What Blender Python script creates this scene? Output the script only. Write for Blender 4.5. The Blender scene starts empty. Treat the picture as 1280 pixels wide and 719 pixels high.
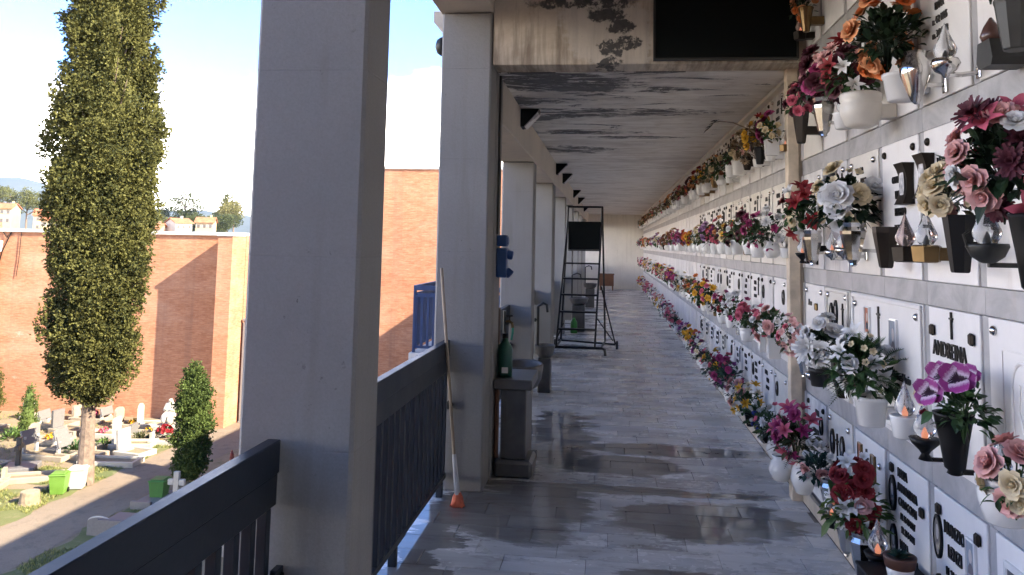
import bpy, math, random
from mathutils import Vector, Matrix, Euler
R = math.radians
PI = math.pi
SC = bpy.context.scene
COL = SC.collection

# ------------------------------------------------------------------ camera
cam_d = bpy.data.cameras.new('camera')
cam = bpy.data.objects.new('camera', cam_d); COL.objects.link(cam)
cam_d.sensor_fit = 'HORIZONTAL'; cam_d.sensor_width = 36.0
cam_d.lens = 36.0 * 1000.0 / 1280.0
YAW, PITCH, ROLL, CAMH = R(7.028), R(5.350), R(1.1), 1.6
fw = Vector((-math.sin(YAW)*math.cos(PITCH), math.cos(YAW)*math.cos(PITCH), math.sin(PITCH)))
rt = fw.cross(Vector((0, 0, 1))).normalized(); up = rt.cross(fw)
rt2 = rt*math.cos(ROLL) + up*math.sin(ROLL); up2 = up*math.cos(ROLL) - rt*math.sin(ROLL)
mw = Matrix((rt2, up2, -fw)).transposed().to_4x4(); mw.translation = (0, 0, CAMH)
cam.matrix_world = mw
cam_d.shift_y = -(359.5 - 212.0) / 1280.0
cam_d.clip_start = 0.05; cam_d.clip_end = 30000
SC.camera = cam

# ------------------------------------------------------------------ world, sun, exposure
SUN = Vector((1.0, -0.38, 0.70)).normalized()         # towards the sun
world = bpy.data.worlds.new('World'); SC.world = world; world.use_nodes = True
wt = world.node_tree; wt.nodes.clear()
w_out = wt.nodes.new('ShaderNodeOutputWorld'); w_bg = wt.nodes.new('ShaderNodeBackground')
sky = wt.nodes.new('ShaderNodeTexSky'); sky.sky_type = 'NISHITA'; sky.sun_disc = False
sky.sun_elevation = math.asin(SUN.z); sky.sun_rotation = math.atan2(SUN.x, SUN.y)
sky.air_density = 0.28; sky.dust_density = 0.0; sky.ozone_density = 4.0; sky.altitude = 2500
w_bg.inputs['Strength'].default_value = 0.15
tc = wt.nodes.new('ShaderNodeTexCoord')
mp = wt.nodes.new('ShaderNodeMapping'); mp.inputs['Scale'].default_value = (1.0, 1.0, 3.2)
nz = wt.nodes.new('ShaderNodeTexNoise'); nz.inputs['Scale'].default_value = 2.2; nz.inputs['Detail'].default_value = 7
nz.inputs['Roughness'].default_value = 0.55
sep = wt.nodes.new('ShaderNodeSeparateXYZ')
mr = wt.nodes.new('ShaderNodeMapRange')               # more cloud low down, as thin high cloud seen edge-on
mr.inputs['From Min'].default_value = 0.10; mr.inputs['From Max'].default_value = 0.25
mr.inputs['To Min'].default_value = 0.32; mr.inputs['To Max'].default_value = -0.26
ad = wt.nodes.new('ShaderNodeMath'); ad.operation = 'ADD'
rp = wt.nodes.new('ShaderNodeMapRange'); rp.inputs['From Min'].default_value = 0.46; rp.inputs['From Max'].default_value = 0.72
rp.inputs['To Max'].default_value = 0.95
mx = wt.nodes.new('ShaderNodeMix'); mx.data_type = 'RGBA'
mx.inputs[7].default_value = (9.6, 8.9, 8.0, 1)
L = wt.links.new
L(tc.outputs['Generated'], mp.inputs[0]); L(mp.outputs[0], nz.inputs['Vector'])
L(tc.outputs['Generated'], sep.inputs[0]); L(sep.outputs['Z'], mr.inputs['Value'])
L(nz.outputs[0], ad.inputs[0]); L(mr.outputs[0], ad.inputs[1]); L(ad.outputs[0], rp.inputs['Value'])
L(rp.outputs[0], mx.inputs[0]); L(sky.outputs[0], mx.inputs[6]); L(mx.outputs[2], w_bg.inputs['Color'])
L(w_bg.outputs[0], w_out.inputs['Surface'])

sun_d = bpy.data.lights.new('sun', 'SUN'); sun_d.energy = 2.0; sun_d.angle = R(0.53); sun_d.color = (1.0, 0.90, 0.75)
sun = bpy.data.objects.new('sun', sun_d); COL.objects.link(sun)
sun.rotation_euler = (-SUN).to_track_quat('-Z', 'Y').to_euler(); sun.location = (20, -10, 20)
SC.view_settings.view_transform = 'Standard'; SC.view_settings.look = 'None'
SC.view_settings.exposure = 3.55; SC.view_settings.gamma = 1.0
SC.render.engine = 'CYCLES'
SC.cycles.max_bounces = 10; SC.cycles.diffuse_bounces = 6; SC.cycles.glossy_bounces = 4
SC.cycles.transmission_bounces = 8; SC.cycles.transparent_max_bounces = 8
SC.cycles.sample_clamp_indirect = 8.0
SC.cycles.use_denoising = True
SC.cycles.caustics_reflective = False; SC.cycles.caustics_refractive = False

# ------------------------------------------------------------------ material helpers
MATS = {}
class NT:
    def __init__(s, name):
        s.m = bpy.data.materials.new(name); s.m.use_nodes = True
        s.t = s.m.node_tree; s.b = s.t.nodes['Principled BSDF']
    def node(s, kind, **kw):
        n = s.t.nodes.new('ShaderNode' + kind)
        for k, v in kw.items():
            if k.startswith('_'): setattr(n, k[1:], v)
        for k, v in kw.items():
            if k.startswith('_'): continue
            key = int(k[1:]) if k[0] == 'i' and k[1:].isdigit() else k.replace('__', ' ')
            s.put(n.inputs[key], v)
        return n
    def put(s, sock, v):
        if hasattr(v, 'is_output'): s.t.links.new(v, sock)
        elif isinstance(v, bpy.types.Node): s.t.links.new(v.outputs[0], sock)
        else: sock.default_value = v
    def coord(s, which='Object', scale=(1, 1, 1), loc=(0, 0, 0), jitter=False):
        tc = s.node('TexCoord'); v = tc.outputs[which]
        mp = s.node('Mapping'); s.t.links.new(v, mp.inputs[0])
        mp.inputs['Scale'].default_value = scale; mp.inputs['Location'].default_value = loc
        if jitter:
            oi = s.node('ObjectInfo'); mu = s.node('Math', _operation='MULTIPLY', i0=oi.outputs['Random'], i1=37.0)
            cb = s.node('CombineXYZ', i0=mu, i1=mu, i2=mu); s.t.links.new(cb.outputs[0], mp.inputs['Location'])
        return mp.outputs[0]
    def world(s, scale=(1, 1, 1)):
        g = s.node('NewGeometry'); mp = s.node('Mapping'); s.t.links.new(g.outputs['Position'], mp.inputs[0])
        mp.inputs['Scale'].default_value = scale
        return mp.outputs[0]
    def noise(s, vec, scale, detail=4, rough=0.55, dist=0.0):
        return s.node('TexNoise', Vector=vec, Scale=scale, Detail=detail, Roughness=rough, Distortion=dist).outputs[0]
    def ramp(s, fac, a, b, lo=0.0, hi=1.0):
        return s.node('MapRange', Value=fac, i1=a, i2=b, i3=lo, i4=hi).outputs[0]
    def math(s, op, a, b=0.0):
        return s.node('Math', _operation=op, i0=a, i1=b).outputs[0]
    def mix(s, fac, a, b, mode='MIX'):
        n = s.node('Mix', _data_type='RGBA', _blend_type=mode)
        s.put(n.inputs[0], fac); s.put(n.inputs[6], c4(a)); s.put(n.inputs[7], c4(b))
        return n.outputs[2]
    def bump(s, h, strength=0.3, dist=0.01, prev=None):
        n = s.node('Bump', Strength=strength, Distance=dist, Height=h)
        if prev is not None: s.put(n.inputs['Normal'], prev)
        return n.outputs[0]
    def set(s, **kw):
        for k, v in kw.items():
            v = c4(v) if k in ('Base__Color', 'Emission__Color', 'Specular__Tint') else v
            s.put(s.b.inputs[k.replace('__', ' ')], v)
        return s.m
def c4(c):
    return (c[0], c[1], c[2], 1.0) if isinstance(c, (tuple, list)) else c
def sh(c, k): return tuple(min(1.0, v*k) for v in c[:3])
def mat(name, col, rough=0.6, metal=0.0, var=0.12, vscale=6.0, bump=0.0, bscale=60.0, spec=0.5, objvar=0.0, coat=0.0, bdist=0.005, which='Object'):
    if name in MATS: return MATS[name]
    n = NT(name); v = n.coord(which, jitter=True)
    f = n.noise(v, vscale, 5)
    c = n.mix(n.ramp(f, 0.3, 0.7), sh(col, 1-var), sh(col, 1+var))
    if objvar:
        oi = n.node('ObjectInfo')
        hs = n.node('HueSaturation', Color=c)
        n.put(hs.inputs['Value'], n.ramp(oi.outputs['Random'], 0, 1, 1-objvar, 1+objvar)); c = hs.outputs[0]
    n.set(Base__Color=c, Roughness=n.ramp(f, 0.2, 0.8, max(0.02, rough-0.07), min(1, rough+0.07)), Metallic=metal)
    n.b.inputs['Specular IOR Level'].default_value = spec
    if coat: n.b.inputs['Coat Weight'].default_value = coat
    if bump: n.set(Normal=n.bump(n.noise(v, bscale, 6), bump, bdist))
    MATS[name] = n.m
    return n.m

def m_plaster(name, col, stain, joint=0.0, warm=None, flake=0.28):
    n = NT(name); v = n.world()
    big = n.noise(v, 1.1, 6, 0.62); fine = n.noise(v, 55, 5, 0.6)
    streak = n.noise(n.world((3.0, 3.0, 0.25)), 3.0, 6, 0.6)
    c = n.mix(n.ramp(big, 0.32, 0.7), sh(col, 0.86), sh(col, 1.1))
    c = n.mix(n.ramp(streak, 0.55, 0.8, 0, 0.45), c, stain)
    h = n.math('ADD', n.math('MULTIPLY', fine, 0.4), n.math('MULTIPLY', big, 1.2))
    # small chips and hairline marks
    wob = n.node('VectorMath', _operation='ADD'); n.t.links.new(v, wob.inputs[0])
    n.put(wob.inputs[1], n.node('TexNoise', Vector=v, Scale=4.0, Detail=5.0).outputs[1])
    vo = n.node('TexVoronoi', _feature='DISTANCE_TO_EDGE', Vector=wob.outputs[0], Scale=0.8)
    hair = n.ramp(vo.outputs[0], 0.0, 0.0035, 1, 0)
    hair = n.math('MULTIPLY', hair, n.ramp(n.noise(v, 2.3, 3), 0.66, 0.72))
    c = n.mix(n.math('MULTIPLY', hair, 0.25), c, sh(stain, 0.5))
    ch = n.ramp(n.noise(v, 22, 5, 0.72), 0.66, 0.70, 0, 1)
    ch = n.math('MULTIPLY', ch, n.ramp(n.noise(v, 1.7, 3), 0.45, 0.65))
    c = n.mix(n.math('MULTIPLY', ch, flake*3), c, sh(stain, 0.7))
    h = n.math('SUBTRACT', h, n.math('MULTIPLY', ch, 0.8)); h = n.math('SUBTRACT', h, n.math('MULTIPLY', hair, 0.3))
    if joint:                                  # formwork lifts: faint level lines
        g = n.node('SeparateXYZ', i0=v)
        fr = n.math('FRACT', n.math('DIVIDE', g.outputs[2], joint))
        ln = n.ramp(n.math('ABSOLUTE', n.math('SUBTRACT', fr, 0.5)), 0.0, 0.007, 1, 0)
        ln = n.math('MULTIPLY', ln, n.ramp(n.noise(v, 5, 3), 0.35, 0.6))
        h = n.math('SUBTRACT', h, n.math('MULTIPLY', ln, 0.35))
        c = n.mix(n.math('MULTIPLY', ln, 0.12), c, sh(stain, 0.8))
    c = n.mix(n.ramp(n.noise(v, 130, 3, 0.7), 0.35, 0.75, 0, 0.35), c, sh(col, 0.62))
    n.set(Base__Color=c, Roughness=n.ramp(big, 0.3, 0.7, 0.6, 0.85), Normal=n.bump(h, 0.75, 0.006))
    n.b.inputs['Specular IOR Level'].default_value = 0.35
    MATS[name] = n.m
    return n.m

def blobmask(n, v, pts, warp=0.35, wscale=2.5):
    """irregular marks of a given place and size: pts = (x,y,z, rx,ry,rz)"""
    w1 = n.noise(v, wscale, 6, 0.7); w2 = n.noise(v, wscale*4.2, 5, 0.7)
    tot = None
    for (x, y, z, rx, ry, rz) in pts:
        mp = n.node('Mapping'); n.t.links.new(v, mp.inputs[0])
        mp.inputs['Scale'].default_value = (1/rx, 1/ry, 1/rz); mp.inputs['Location'].default_value = (-x/rx, -y/ry, -z/rz)
        ln = n.node('VectorMath', _operation='LENGTH'); n.t.links.new(mp.outputs[0], ln.inputs[0])
        d = n.math('ADD', ln.outputs['Value'], n.math('MULTIPLY', n.math('SUBTRACT', w1, 0.5), warp*5))
        d = n.math('ADD', d, n.math('MULTIPLY', n.math('SUBTRACT', w2, 0.5), warp*2.5))
        m = n.ramp(d, 0.9, 1.08, 1, 0)
        tot = m if tot is None else n.math('MAXIMUM', tot, m)
    return tot

# ------------------------------------------------------------------ mesh helpers
class MB:
    def __init__(s): s.v = []; s.f = []; s.mi = []; s.cur = 0; s.sm = []; s.smooth = False; s.att = {}
    def add(s, vs, fs, att=None):
        o = len(s.v); s.v.extend([tuple(p) for p in vs])
        if att is not None:
            for q, t in enumerate(att): s.att[o+q] = t
        for f in fs: s.f.append(tuple(i+o for i in f)); s.mi.append(s.cur); s.sm.append(s.smooth)
        return s
    def box(s, x0, y0, z0, x1, y1, z1, mtx=None):
        if x0 > x1: x0, x1 = x1, x0
        if y0 > y1: y0, y1 = y1, y0
        if z0 > z1: z0, z1 = z1, z0
        vs = [(x0, y0, z0), (x1, y0, z0), (x1, y1, z0), (x0, y1, z0), (x0, y0, z1), (x1, y0, z1), (x1, y1, z1), (x0, y1, z1)]
        if mtx is not None: vs = [mtx @ Vector(p) for p in vs]
        return s.add(vs, [(3, 2, 1, 0), (4, 5, 6, 7), (0, 1, 5, 4), (1, 2, 6, 5), (2, 3, 7, 6), (3, 0, 4, 7)])
    def cbox(s, x0, y0, z0, x1, y1, z1, c=0.004, mtx=None):
        """box with chamfered edges"""
        if x0 > x1: x0, x1 = x1, x0
        if y0 > y1: y0, y1 = y1, y0
        if z0 > z1: z0, z1 = z1, z0
        c = min(c, (x1-x0)*0.49, (y1-y0)*0.49, (z1-z0)*0.49)
        X, Y, Z = (x0, x1), (y0, y1), (z0, z1); sg = (1, -1)
        vs = []; idx = {}
        for i in (0, 1):
            for j in (0, 1):
                for k in (0, 1):
                    for a in range(3):
                        p = [X[i], Y[j], Z[k]]
                        for b, d in ((0, sg[i]), (1, sg[j]), (2, sg[k])):
                            if b != a: p[b] += c*d
                        idx[(i, j, k, a)] = len(vs); vs.append(tuple(p))
        fs = []
        for a in range(3):
            o = [b for b in range(3) if b != a]
            for e in (0, 1):
                q = []
                for (u, w) in ((0, 0), (1, 0), (1, 1), (0, 1)):
                    k = [0, 0, 0]; k[a] = e; k[o[0]] = u; k[o[1]] = w
                    q.append(idx[(k[0], k[1], k[2], a)])
                fs.append(tuple(q))
            for u in (0, 1):
                for w in (0, 1):
                    k0 = [0, 0, 0]; k0[o[0]] = u; k0[o[1]] = w; k1 = list(k0); k1[a] = 1
                    fs.append((idx[(*k0, o[0])], idx[(*k1, o[0])], idx[(*k1, o[1])], idx[(*k0, o[1])]))
        for i in (0, 1):
            for j in (0, 1):
                for k in (0, 1): fs.append((idx[(i, j, k, 0)], idx[(i, j, k, 1)], idx[(i, j, k, 2)]))
        ctr = Vector(((x0+x1)/2, (y0+y1)/2, (z0+z1)/2)); out = []
        for f in fs:
            p = [Vector(vs[i]) for i in f]; nn = (p[1]-p[0]).cross(p[2]-p[0])
            m = sum(p, Vector())/len(p) - ctr
            out.append(f if nn.dot(m) > 0 else tuple(reversed(f)))
        if mtx is not None: vs = [mtx @ Vector(p) for p in vs]
        return s.add(vs, out)
    def tube(s, pts, r, n=8, cap=True):
        pts = [Vector(p) for p in pts]; rs = r if isinstance(r, (list, tuple)) else [r]*len(pts)
        rings = []; ref = None
        for i, p in enumerate(pts):
            d = (pts[min(i+1, len(pts)-1)] - pts[max(i-1, 0)])
            if d.length < 1e-9: d = Vector((0, 0, 1))
            d.normalize()
            if ref is None: ref = Vector((1, 0, 0)) if abs(d.x) < 0.8 else Vector((0, 1, 0))
            u = (ref - d*ref.dot(d)).normalized(); w = d.cross(u); ref = u
            rings.append([p + (u*math.cos(2*PI*k/n) + w*math.sin(2*PI*k/n))*rs[i] for k in range(n)])
        vs = [q for rg in rings for q in rg]; fs = []
        for i in range(len(pts)-1):
            for k in range(n):
                a = i*n+k; b = i*n+(k+1) % n
                fs.append((a, b, b+n, a+n))
        if cap: fs.append(tuple(reversed(range(n)))); fs.append(tuple(range((len(pts)-1)*n, len(pts)*n)))
        return s.add(vs, fs)
    def lathe(s, prof, n=16, c=(0, 0, 0), rot=0.0, sx=1.0, sy=1.0, cap=True):
        vs = []; fs = []
        for (r, z) in prof:
            for k in range(n):
                a = 2*PI*k/n + rot
                vs.append((c[0]+r*sx*math.cos(a), c[1]+r*sy*math.sin(a), c[2]+z))
        for i in range(len(prof)-1):
            for k in range(n):
                a = i*n+k; b = i*n+(k+1) % n
                fs.append((a, b, b+n, a+n))
        if cap: fs.append(tuple(reversed(range(n)))); fs.append(tuple(range((len(prof)-1)*n, len(prof)*n)))
        return s.add(vs, fs)
    def prism(s, poly, axis, a, b):
        """poly = 2-D outline; axis 0/1/2 = extrude axis"""
        def P(u, v, t): return {0: (t, u, v), 1: (u, t, v), 2: (u, v, t)}[axis]
        n = len(poly)
        vs = [P(u, v, a) for u, v in poly] + [P(u, v, b) for u, v in poly]
        fs = [tuple(reversed(range(n))), tuple(range(n, 2*n))] + [(i, (i+1) % n, (i+1) % n+n, i+n) for i in range(n)]
        return s.add(vs, fs)
    def mesh(s, name, mats):
        me = bpy.data.meshes.new(name); me.from_pydata(s.v, [], s.f)
        for m in (mats if isinstance(mats, (list, tuple)) else [mats]): me.materials.append(m)
        if any(s.mi): me.polygons.foreach_set('material_index', s.mi)
        if any(s.sm): me.polygons.foreach_set('use_smooth', s.sm)
        if s.att:
            at_ = me.attributes.new('along', 'FLOAT', 'POINT'); at_.data.foreach_set('value', [s.att.get(q, 0.5) for q in range(len(s.v))])
        me.update(); return me
    def obj(s, name, mats, parent=None, loc=(0, 0, 0)):
        return link(name, s.mesh(name, mats), parent, loc)
def link(name, me, parent=None, loc=(0, 0, 0), rot=None, scale=None):
    o = bpy.data.objects.new(name, me); COL.objects.link(o)
    if parent is not None: o.parent = parent
    o.location = loc
    if rot is not None: o.rotation_euler = rot
    if scale is not None: o.scale = scale if isinstance(scale, (tuple, list)) else (scale,)*3
    return o
def tag(o, label, cat, group=None):
    o['label'] = label; o['category'] = cat
    if group: o['group'] = group
    return o
def thing(name, label, cat, loc=(0, 0, 0), group=None, rz=0.0):
    o = bpy.data.objects.new(name, None); COL.objects.link(o); o.location = loc; o.rotation_euler = (0, 0, rz)
    o.empty_display_size = 0.1
    return tag(o, label, cat, group)
def struct(o, label=None): 
    o['kind'] = 'structure'
    if label: o['label'] = label
    return o
def stuff(o, label=None, cat=None):
    o['kind'] = 'stuff'
    if label: o['label'] = label
    if cat: o['category'] = cat
    return o
rnd = random.Random(11)

# ------------------------------------------------------------------ materials
M_PILLAR = m_plaster('painted_concrete', (0.29, 0.278, 0.26), (0.17, 0.15, 0.12), joint=0.62)
M_PLASTER = m_plaster('plaster_wall', (0.78, 0.73, 0.65), (0.36, 0.30, 0.23))
M_BEAM = m_plaster('beam_plaster', (0.62, 0.55, 0.46), (0.20, 0.16, 0.12), flake=0.3)

def m_ceiling():
    n = NT('peeling_ceiling'); v = n.world()
    board = n.noise(n.world((0.25, 9.0, 1)), 1.0, 6, 0.62)
    big = n.noise(n.world((0.8, 1.3, 1)), 0.9, 7, 0.66, 0.5)
    mot = n.noise(n.world((1.2, 2.6, 1)), 2.6, 8, 0.7, 0.6)
    c = n.mix(n.ramp(board, 0.3, 0.7), (0.66, 0.625, 0.57), (0.84, 0.81, 0.755))
    c = n.mix(n.ramp(mot, 0.48, 0.70, 0, 0.7), c, (0.46, 0.39, 0.31))
    c = n.mix(n.ramp(big, 0.50, 0.66, 0, 0.75), c, n.mix(mot, (0.22, 0.185, 0.15), (0.50, 0.44, 0.37)))
    # flaked paint in bands along the board marks, bare dark concrete below
    lens = n.noise(n.world((0.9, 2.1, 1)), 1.15, 10, 0.76, 0.9)
    g = n.node('SeparateXYZ', i0=v)
    reach = n.ramp(g.outputs[1], 5.0, 12.5, 0.075, -0.085)
    left = n.ramp(g.outputs[0], -0.8, 1.2, 0.035, -0.05)
    f0 = n.math('ADD', n.math('ADD', lens, reach), left)
    fl = n.ramp(f0, 0.595, 0.607)
    rim = n.math('SUBTRACT', n.ramp(f0, 0.565, 0.59), fl)
    bl = blobmask(n, n.world((1, 1, 0)), [(-0.30, 5.95, 0, 0.55, 0.30, 1), (0.15, 7.25, 0, 0.75, 0.22, 1), (-0.25, 8.5, 0, 0.6, 0.18, 1), (-0.45, 10.1, 0, 0.5, 0.35, 1), (0.30, 8.9, 0, 0.5, 0.12, 1)], 0.42, 2.6)
    fl = n.math('MAXIMUM', fl, n.math('MULTIPLY', bl, n.ramp(n.noise(n.world((1.3, 5, 1)), 2.6, 8, 0.74, 0.6), 0.47, 0.50)))
    c = n.mix(n.math('MULTIPLY', rim, 0.8), c, (0.78, 0.76, 0.72))
    c = n.mix(fl, c, n.mix(n.noise(v, 18, 6, 0.7), (0.035, 0.035, 0.036), (0.20, 0.19, 0.18)))
    h = n.math('SUBTRACT', n.math('ADD', n.math('MULTIPLY', board, 0.5), n.math('MULTIPLY', rim, 0.5)), fl)
    n.set(Base__Color=c, Roughness=n.ramp(big, 0.4, 0.65, 0.8, 0.5), Normal=n.bump(h, 0.8, 0.008))
    return n.m
M_CEIL = m_ceiling()
def m_lintel():
    n = NT('flaking_lintel'); v = n.world()
    big = n.noise(v, 1.6, 7, 0.66, 0.4)
    st = n.noise(n.world((9, 1, 0.9)), 1.5, 7, 0.65)
    c = n.mix(n.ramp(big, 0.32, 0.68), (0.42, 0.34, 0.25), (0.72, 0.63, 0.50))
    g = n.node('SeparateXYZ', i0=v)
    low = n.ramp(g.outputs[2], 3.15, 2.85, 0.0, 0.12)
    c = n.mix(n.ramp(n.math('ADD', st, low), 0.5, 0.72, 0, 0.75), c, (0.15, 0.11, 0.075))
    halo = blobmask(n, n.world((1, 0, 1)), [(-0.02, 0, 3.05, 0.32, 1, 0.26)], 0.35, 2.6)
    c = n.mix(n.math('MULTIPLY', halo, 0.55), c, n.mix(big, (0.50, 0.45, 0.38), (0.68, 0.63, 0.56)))
    wob = n.node('VectorMath', _operation='MULTIPLY_ADD'); n.put(wob.inputs[0], n.node('TexNoise', Vector=v, Scale=5.0, Detail=7.0, Roughness=0.7).outputs[1]); wob.inputs[1].default_value = (0.34, 0, 0.22)
    va = n.node('VectorMath', _operation='SUBTRACT'); n.t.links.new(n.world((1, 0, 1)), va.inputs[0]); va.inputs[1].default_value = (0.17, 0, 0.11); n.t.links.new(va.outputs[0], wob.inputs[2])
    m = blobmask(n, wob.outputs[0], [(-0.20, 0, 3.235, 0.36, 1, 0.045), (-0.01, 0, 3.15, 0.12, 1, 0.05), (0.06, 0, 3.06, 0.07, 1, 0.05), (0.0, 0, 2.92, 0.085, 1, 0.055), (0.10, 0, 2.96, 0.07, 1, 0.04), (-0.02, 0, 2.83, 0.10, 1, 0.025)], 0.16, 7.0)
    fine = n.noise(v, 16, 7, 0.72)
    m = n.math('MULTIPLY', m, n.ramp(fine, 0.40, 0.46))
    m = n.math('MAXIMUM', m, n.math('MULTIPLY', halo, n.ramp(n.noise(v, 11, 7, 0.75), 0.66, 0.69)))
    c = n.mix(m, c, n.mix(n.noise(v, 30, 5), (0.022, 0.022, 0.022), (0.12, 0.11, 0.10)))
    n.set(Base__Color=c, Roughness=0.8, Normal=n.bump(n.math('SUBTRACT', n.math('MULTIPLY', n.noise(v, 40, 5), 0.4), m), 0.6, 0.006))
    return n.m
M_LINTEL = m_lintel()

def m_tile():
    n = NT('wet_marble_tile'); v = n.world()
    oi = n.node('ObjectInfo'); gm = n.node('NewGeometry')
    rr = n.math('FRACT', n.math('ADD', oi.outputs['Random'], n.math('MULTIPLY', gm.outputs['Random Per Island'], 7.31)))
    vein = n.noise(n.world((1.2, 5.0, 1)), 2.2, 8, 0.68, 0.8); cloud = n.noise(n.world((0.8, 2.2, 1)), 1.3, 6, 0.6)
    c = n.mix(n.ramp(vein, 0.33, 0.66), (0.33, 0.325, 0.315), (0.66, 0.65, 0.63))
    c = n.mix(0.5, c, n.mix(rr, (0.33, 0.325, 0.315), (0.78, 0.77, 0.75)))
    dirt = n.ramp(n.noise(n.world((1.0, 2.0, 1)), 2.4, 7, 0.7), 0.52, 0.72, 0, 0.75)
    c = n.mix(dirt, c, (0.15, 0.12, 0.085))
    # water: wet patches darken the stone and make it glossy
    W = [(-0.42, 6.95, 0, 0.30, 1.05, 1), (0.45, 6.62, 0, 0.70, 0.17, 1), (0.85, 6.6, 0, 0.42, 0.14, 1), (0.1, 6.1, 0, 0.45, 0.28, 1), (0.55, 4.98, 0, 0.50, 0.33, 1),
         (0.86, 5.05, 0, 0.22, 0.32, 1), (-0.5, 5.0, 0, 0.42, 0.55, 1), (-0.95, 4.3, 0, 0.16, 1.3, 1), (0.35, 4.15, 0, 0.30, 0.10, 1), (0.0, 5.5, 0, 1.1, 0.09, 1)]
    wob = n.node('VectorMath', _operation='MULTIPLY_ADD'); n.put(wob.inputs[0], n.node('TexNoise', Vector=n.world((0.7, 2.0, 0)), Scale=2.2, Detail=8.0, Roughness=0.66).outputs[1]); wob.inputs[1].default_value = (0.9, 0.42, 0)
    va = n.node('VectorMath', _operation='SUBTRACT'); n.t.links.new(n.world((1, 1, 0)), va.inputs[0]); va.inputs[1].default_value = (0.45, 0.21, 0); n.t.links.new(va.outputs[0], wob.inputs[2])
    wet = blobmask(n, wob.outputs[0], W, 0.10, 3.0)
    damp = n.ramp(n.noise(n.world((0.7, 1.5, 1)), 1.5, 6, 0.65), 0.42, 0.62)
    c = n.mix(n.math('MULTIPLY', wet, 0.72), c, n.mix(cloud, (0.040, 0.034, 0.027), (0.105, 0.090, 0.070)))
    c = n.mix(n.math('MULTIPLY', damp, 0.15), c, sh((0.2, 0.2, 0.2), 0.8))
    ro = n.ramp(damp, 0, 1, 0.34, 0.20)
    ro = n.math('ADD', ro, n.math('MULTIPLY', n.math('SUBTRACT', n.noise(v, 20, 4), 0.5), 0.16))
    g = n.node('SeparateXYZ', i0=v)
    ro = n.mixf(wet, ro, 0.045)
    h = n.math('MULTIPLY', n.noise(v, 30, 5), n.math('SUBTRACT', 1.0, n.math('MULTIPLY', wet, 0.93)))
    n.set(Base__Color=c, Roughness=ro, Normal=n.bump(h, 0.12, 0.004))
    n.b.inputs['Specular IOR Level'].default_value = 0.5
    return n.m
def _mixf(s, fac, a, b):
    n = s.node('Mix', _data_type='FLOAT'); s.put(n.inputs[0], fac); s.put(n.inputs[2], a); s.put(n.inputs[3], b); return n.outputs[0]
NT.mixf = _mixf
M_TILE = m_tile()
M_GROUT = mat('dark_grout', (0.15, 0.135, 0.115), 0.7, bump=0.3)

def m_marble(name, base, vein, vs=3.0, rough=0.28):
    n = NT(name); v = n.world()
    oi = n.node('ObjectInfo'); gm = n.node('NewGeometry')
    rr = n.math('FRACT', n.math('ADD', oi.outputs['Random'], n.math('MULTIPLY', gm.outputs['Random Per Island'], 5.7)))
    cb = n.node('CombineXYZ', i0=n.math('MULTIPLY', rr, 9), i1=n.math('MULTIPLY', rr, 13), i2=n.math('MULTIPLY', rr, 5))
    va = n.node('VectorMath', _operation='ADD'); n.t.links.new(v, va.inputs[0]); n.t.links.new(cb.outputs[0], va.inputs[1])
    f = n.noise(va.outputs[0], vs, 8, 0.66, 1.2)
    c = n.mix(n.ramp(f, 0.42, 0.66), base, vein)
    c = n.mix(n.ramp(rr, 0, 1, 0, 0.12), c, (0.3, 0.28, 0.25))
    # rust and dirt runs
    st = n.noise(n.world((6, 6, 0.8)), 2.0, 6, 0.6)
    c = n.mix(n.ramp(st, 0.62, 0.82, 0, 0.22), c, (0.36, 0.24, 0.12))
    n.set(Base__Color=c, Roughness=n.ramp(f, 0.3, 0.7, rough, rough+0.12), Normal=n.bump(n.noise(v, 45, 4), 0.06, 0.002))
    return n.m
M_WHITE_MARBLE = m_marble('white_marble', (0.84, 0.81, 0.77), (0.76, 0.73, 0.69), 2.0)
M_CREAM_MARBLE = m_marble('cream_marble', (0.76, 0.72, 0.64), (0.64, 0.60, 0.53), 2.0)
M_VEIN_MARBLE = m_marble('veined_marble', (0.78, 0.76, 0.73), (0.46, 0.45, 0.45), 2.6)
M_GREY_MARBLE = m_marble('grey_marble', (0.44, 0.43, 0.42), (0.29, 0.285, 0.28), 3.4, 0.32)

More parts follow.
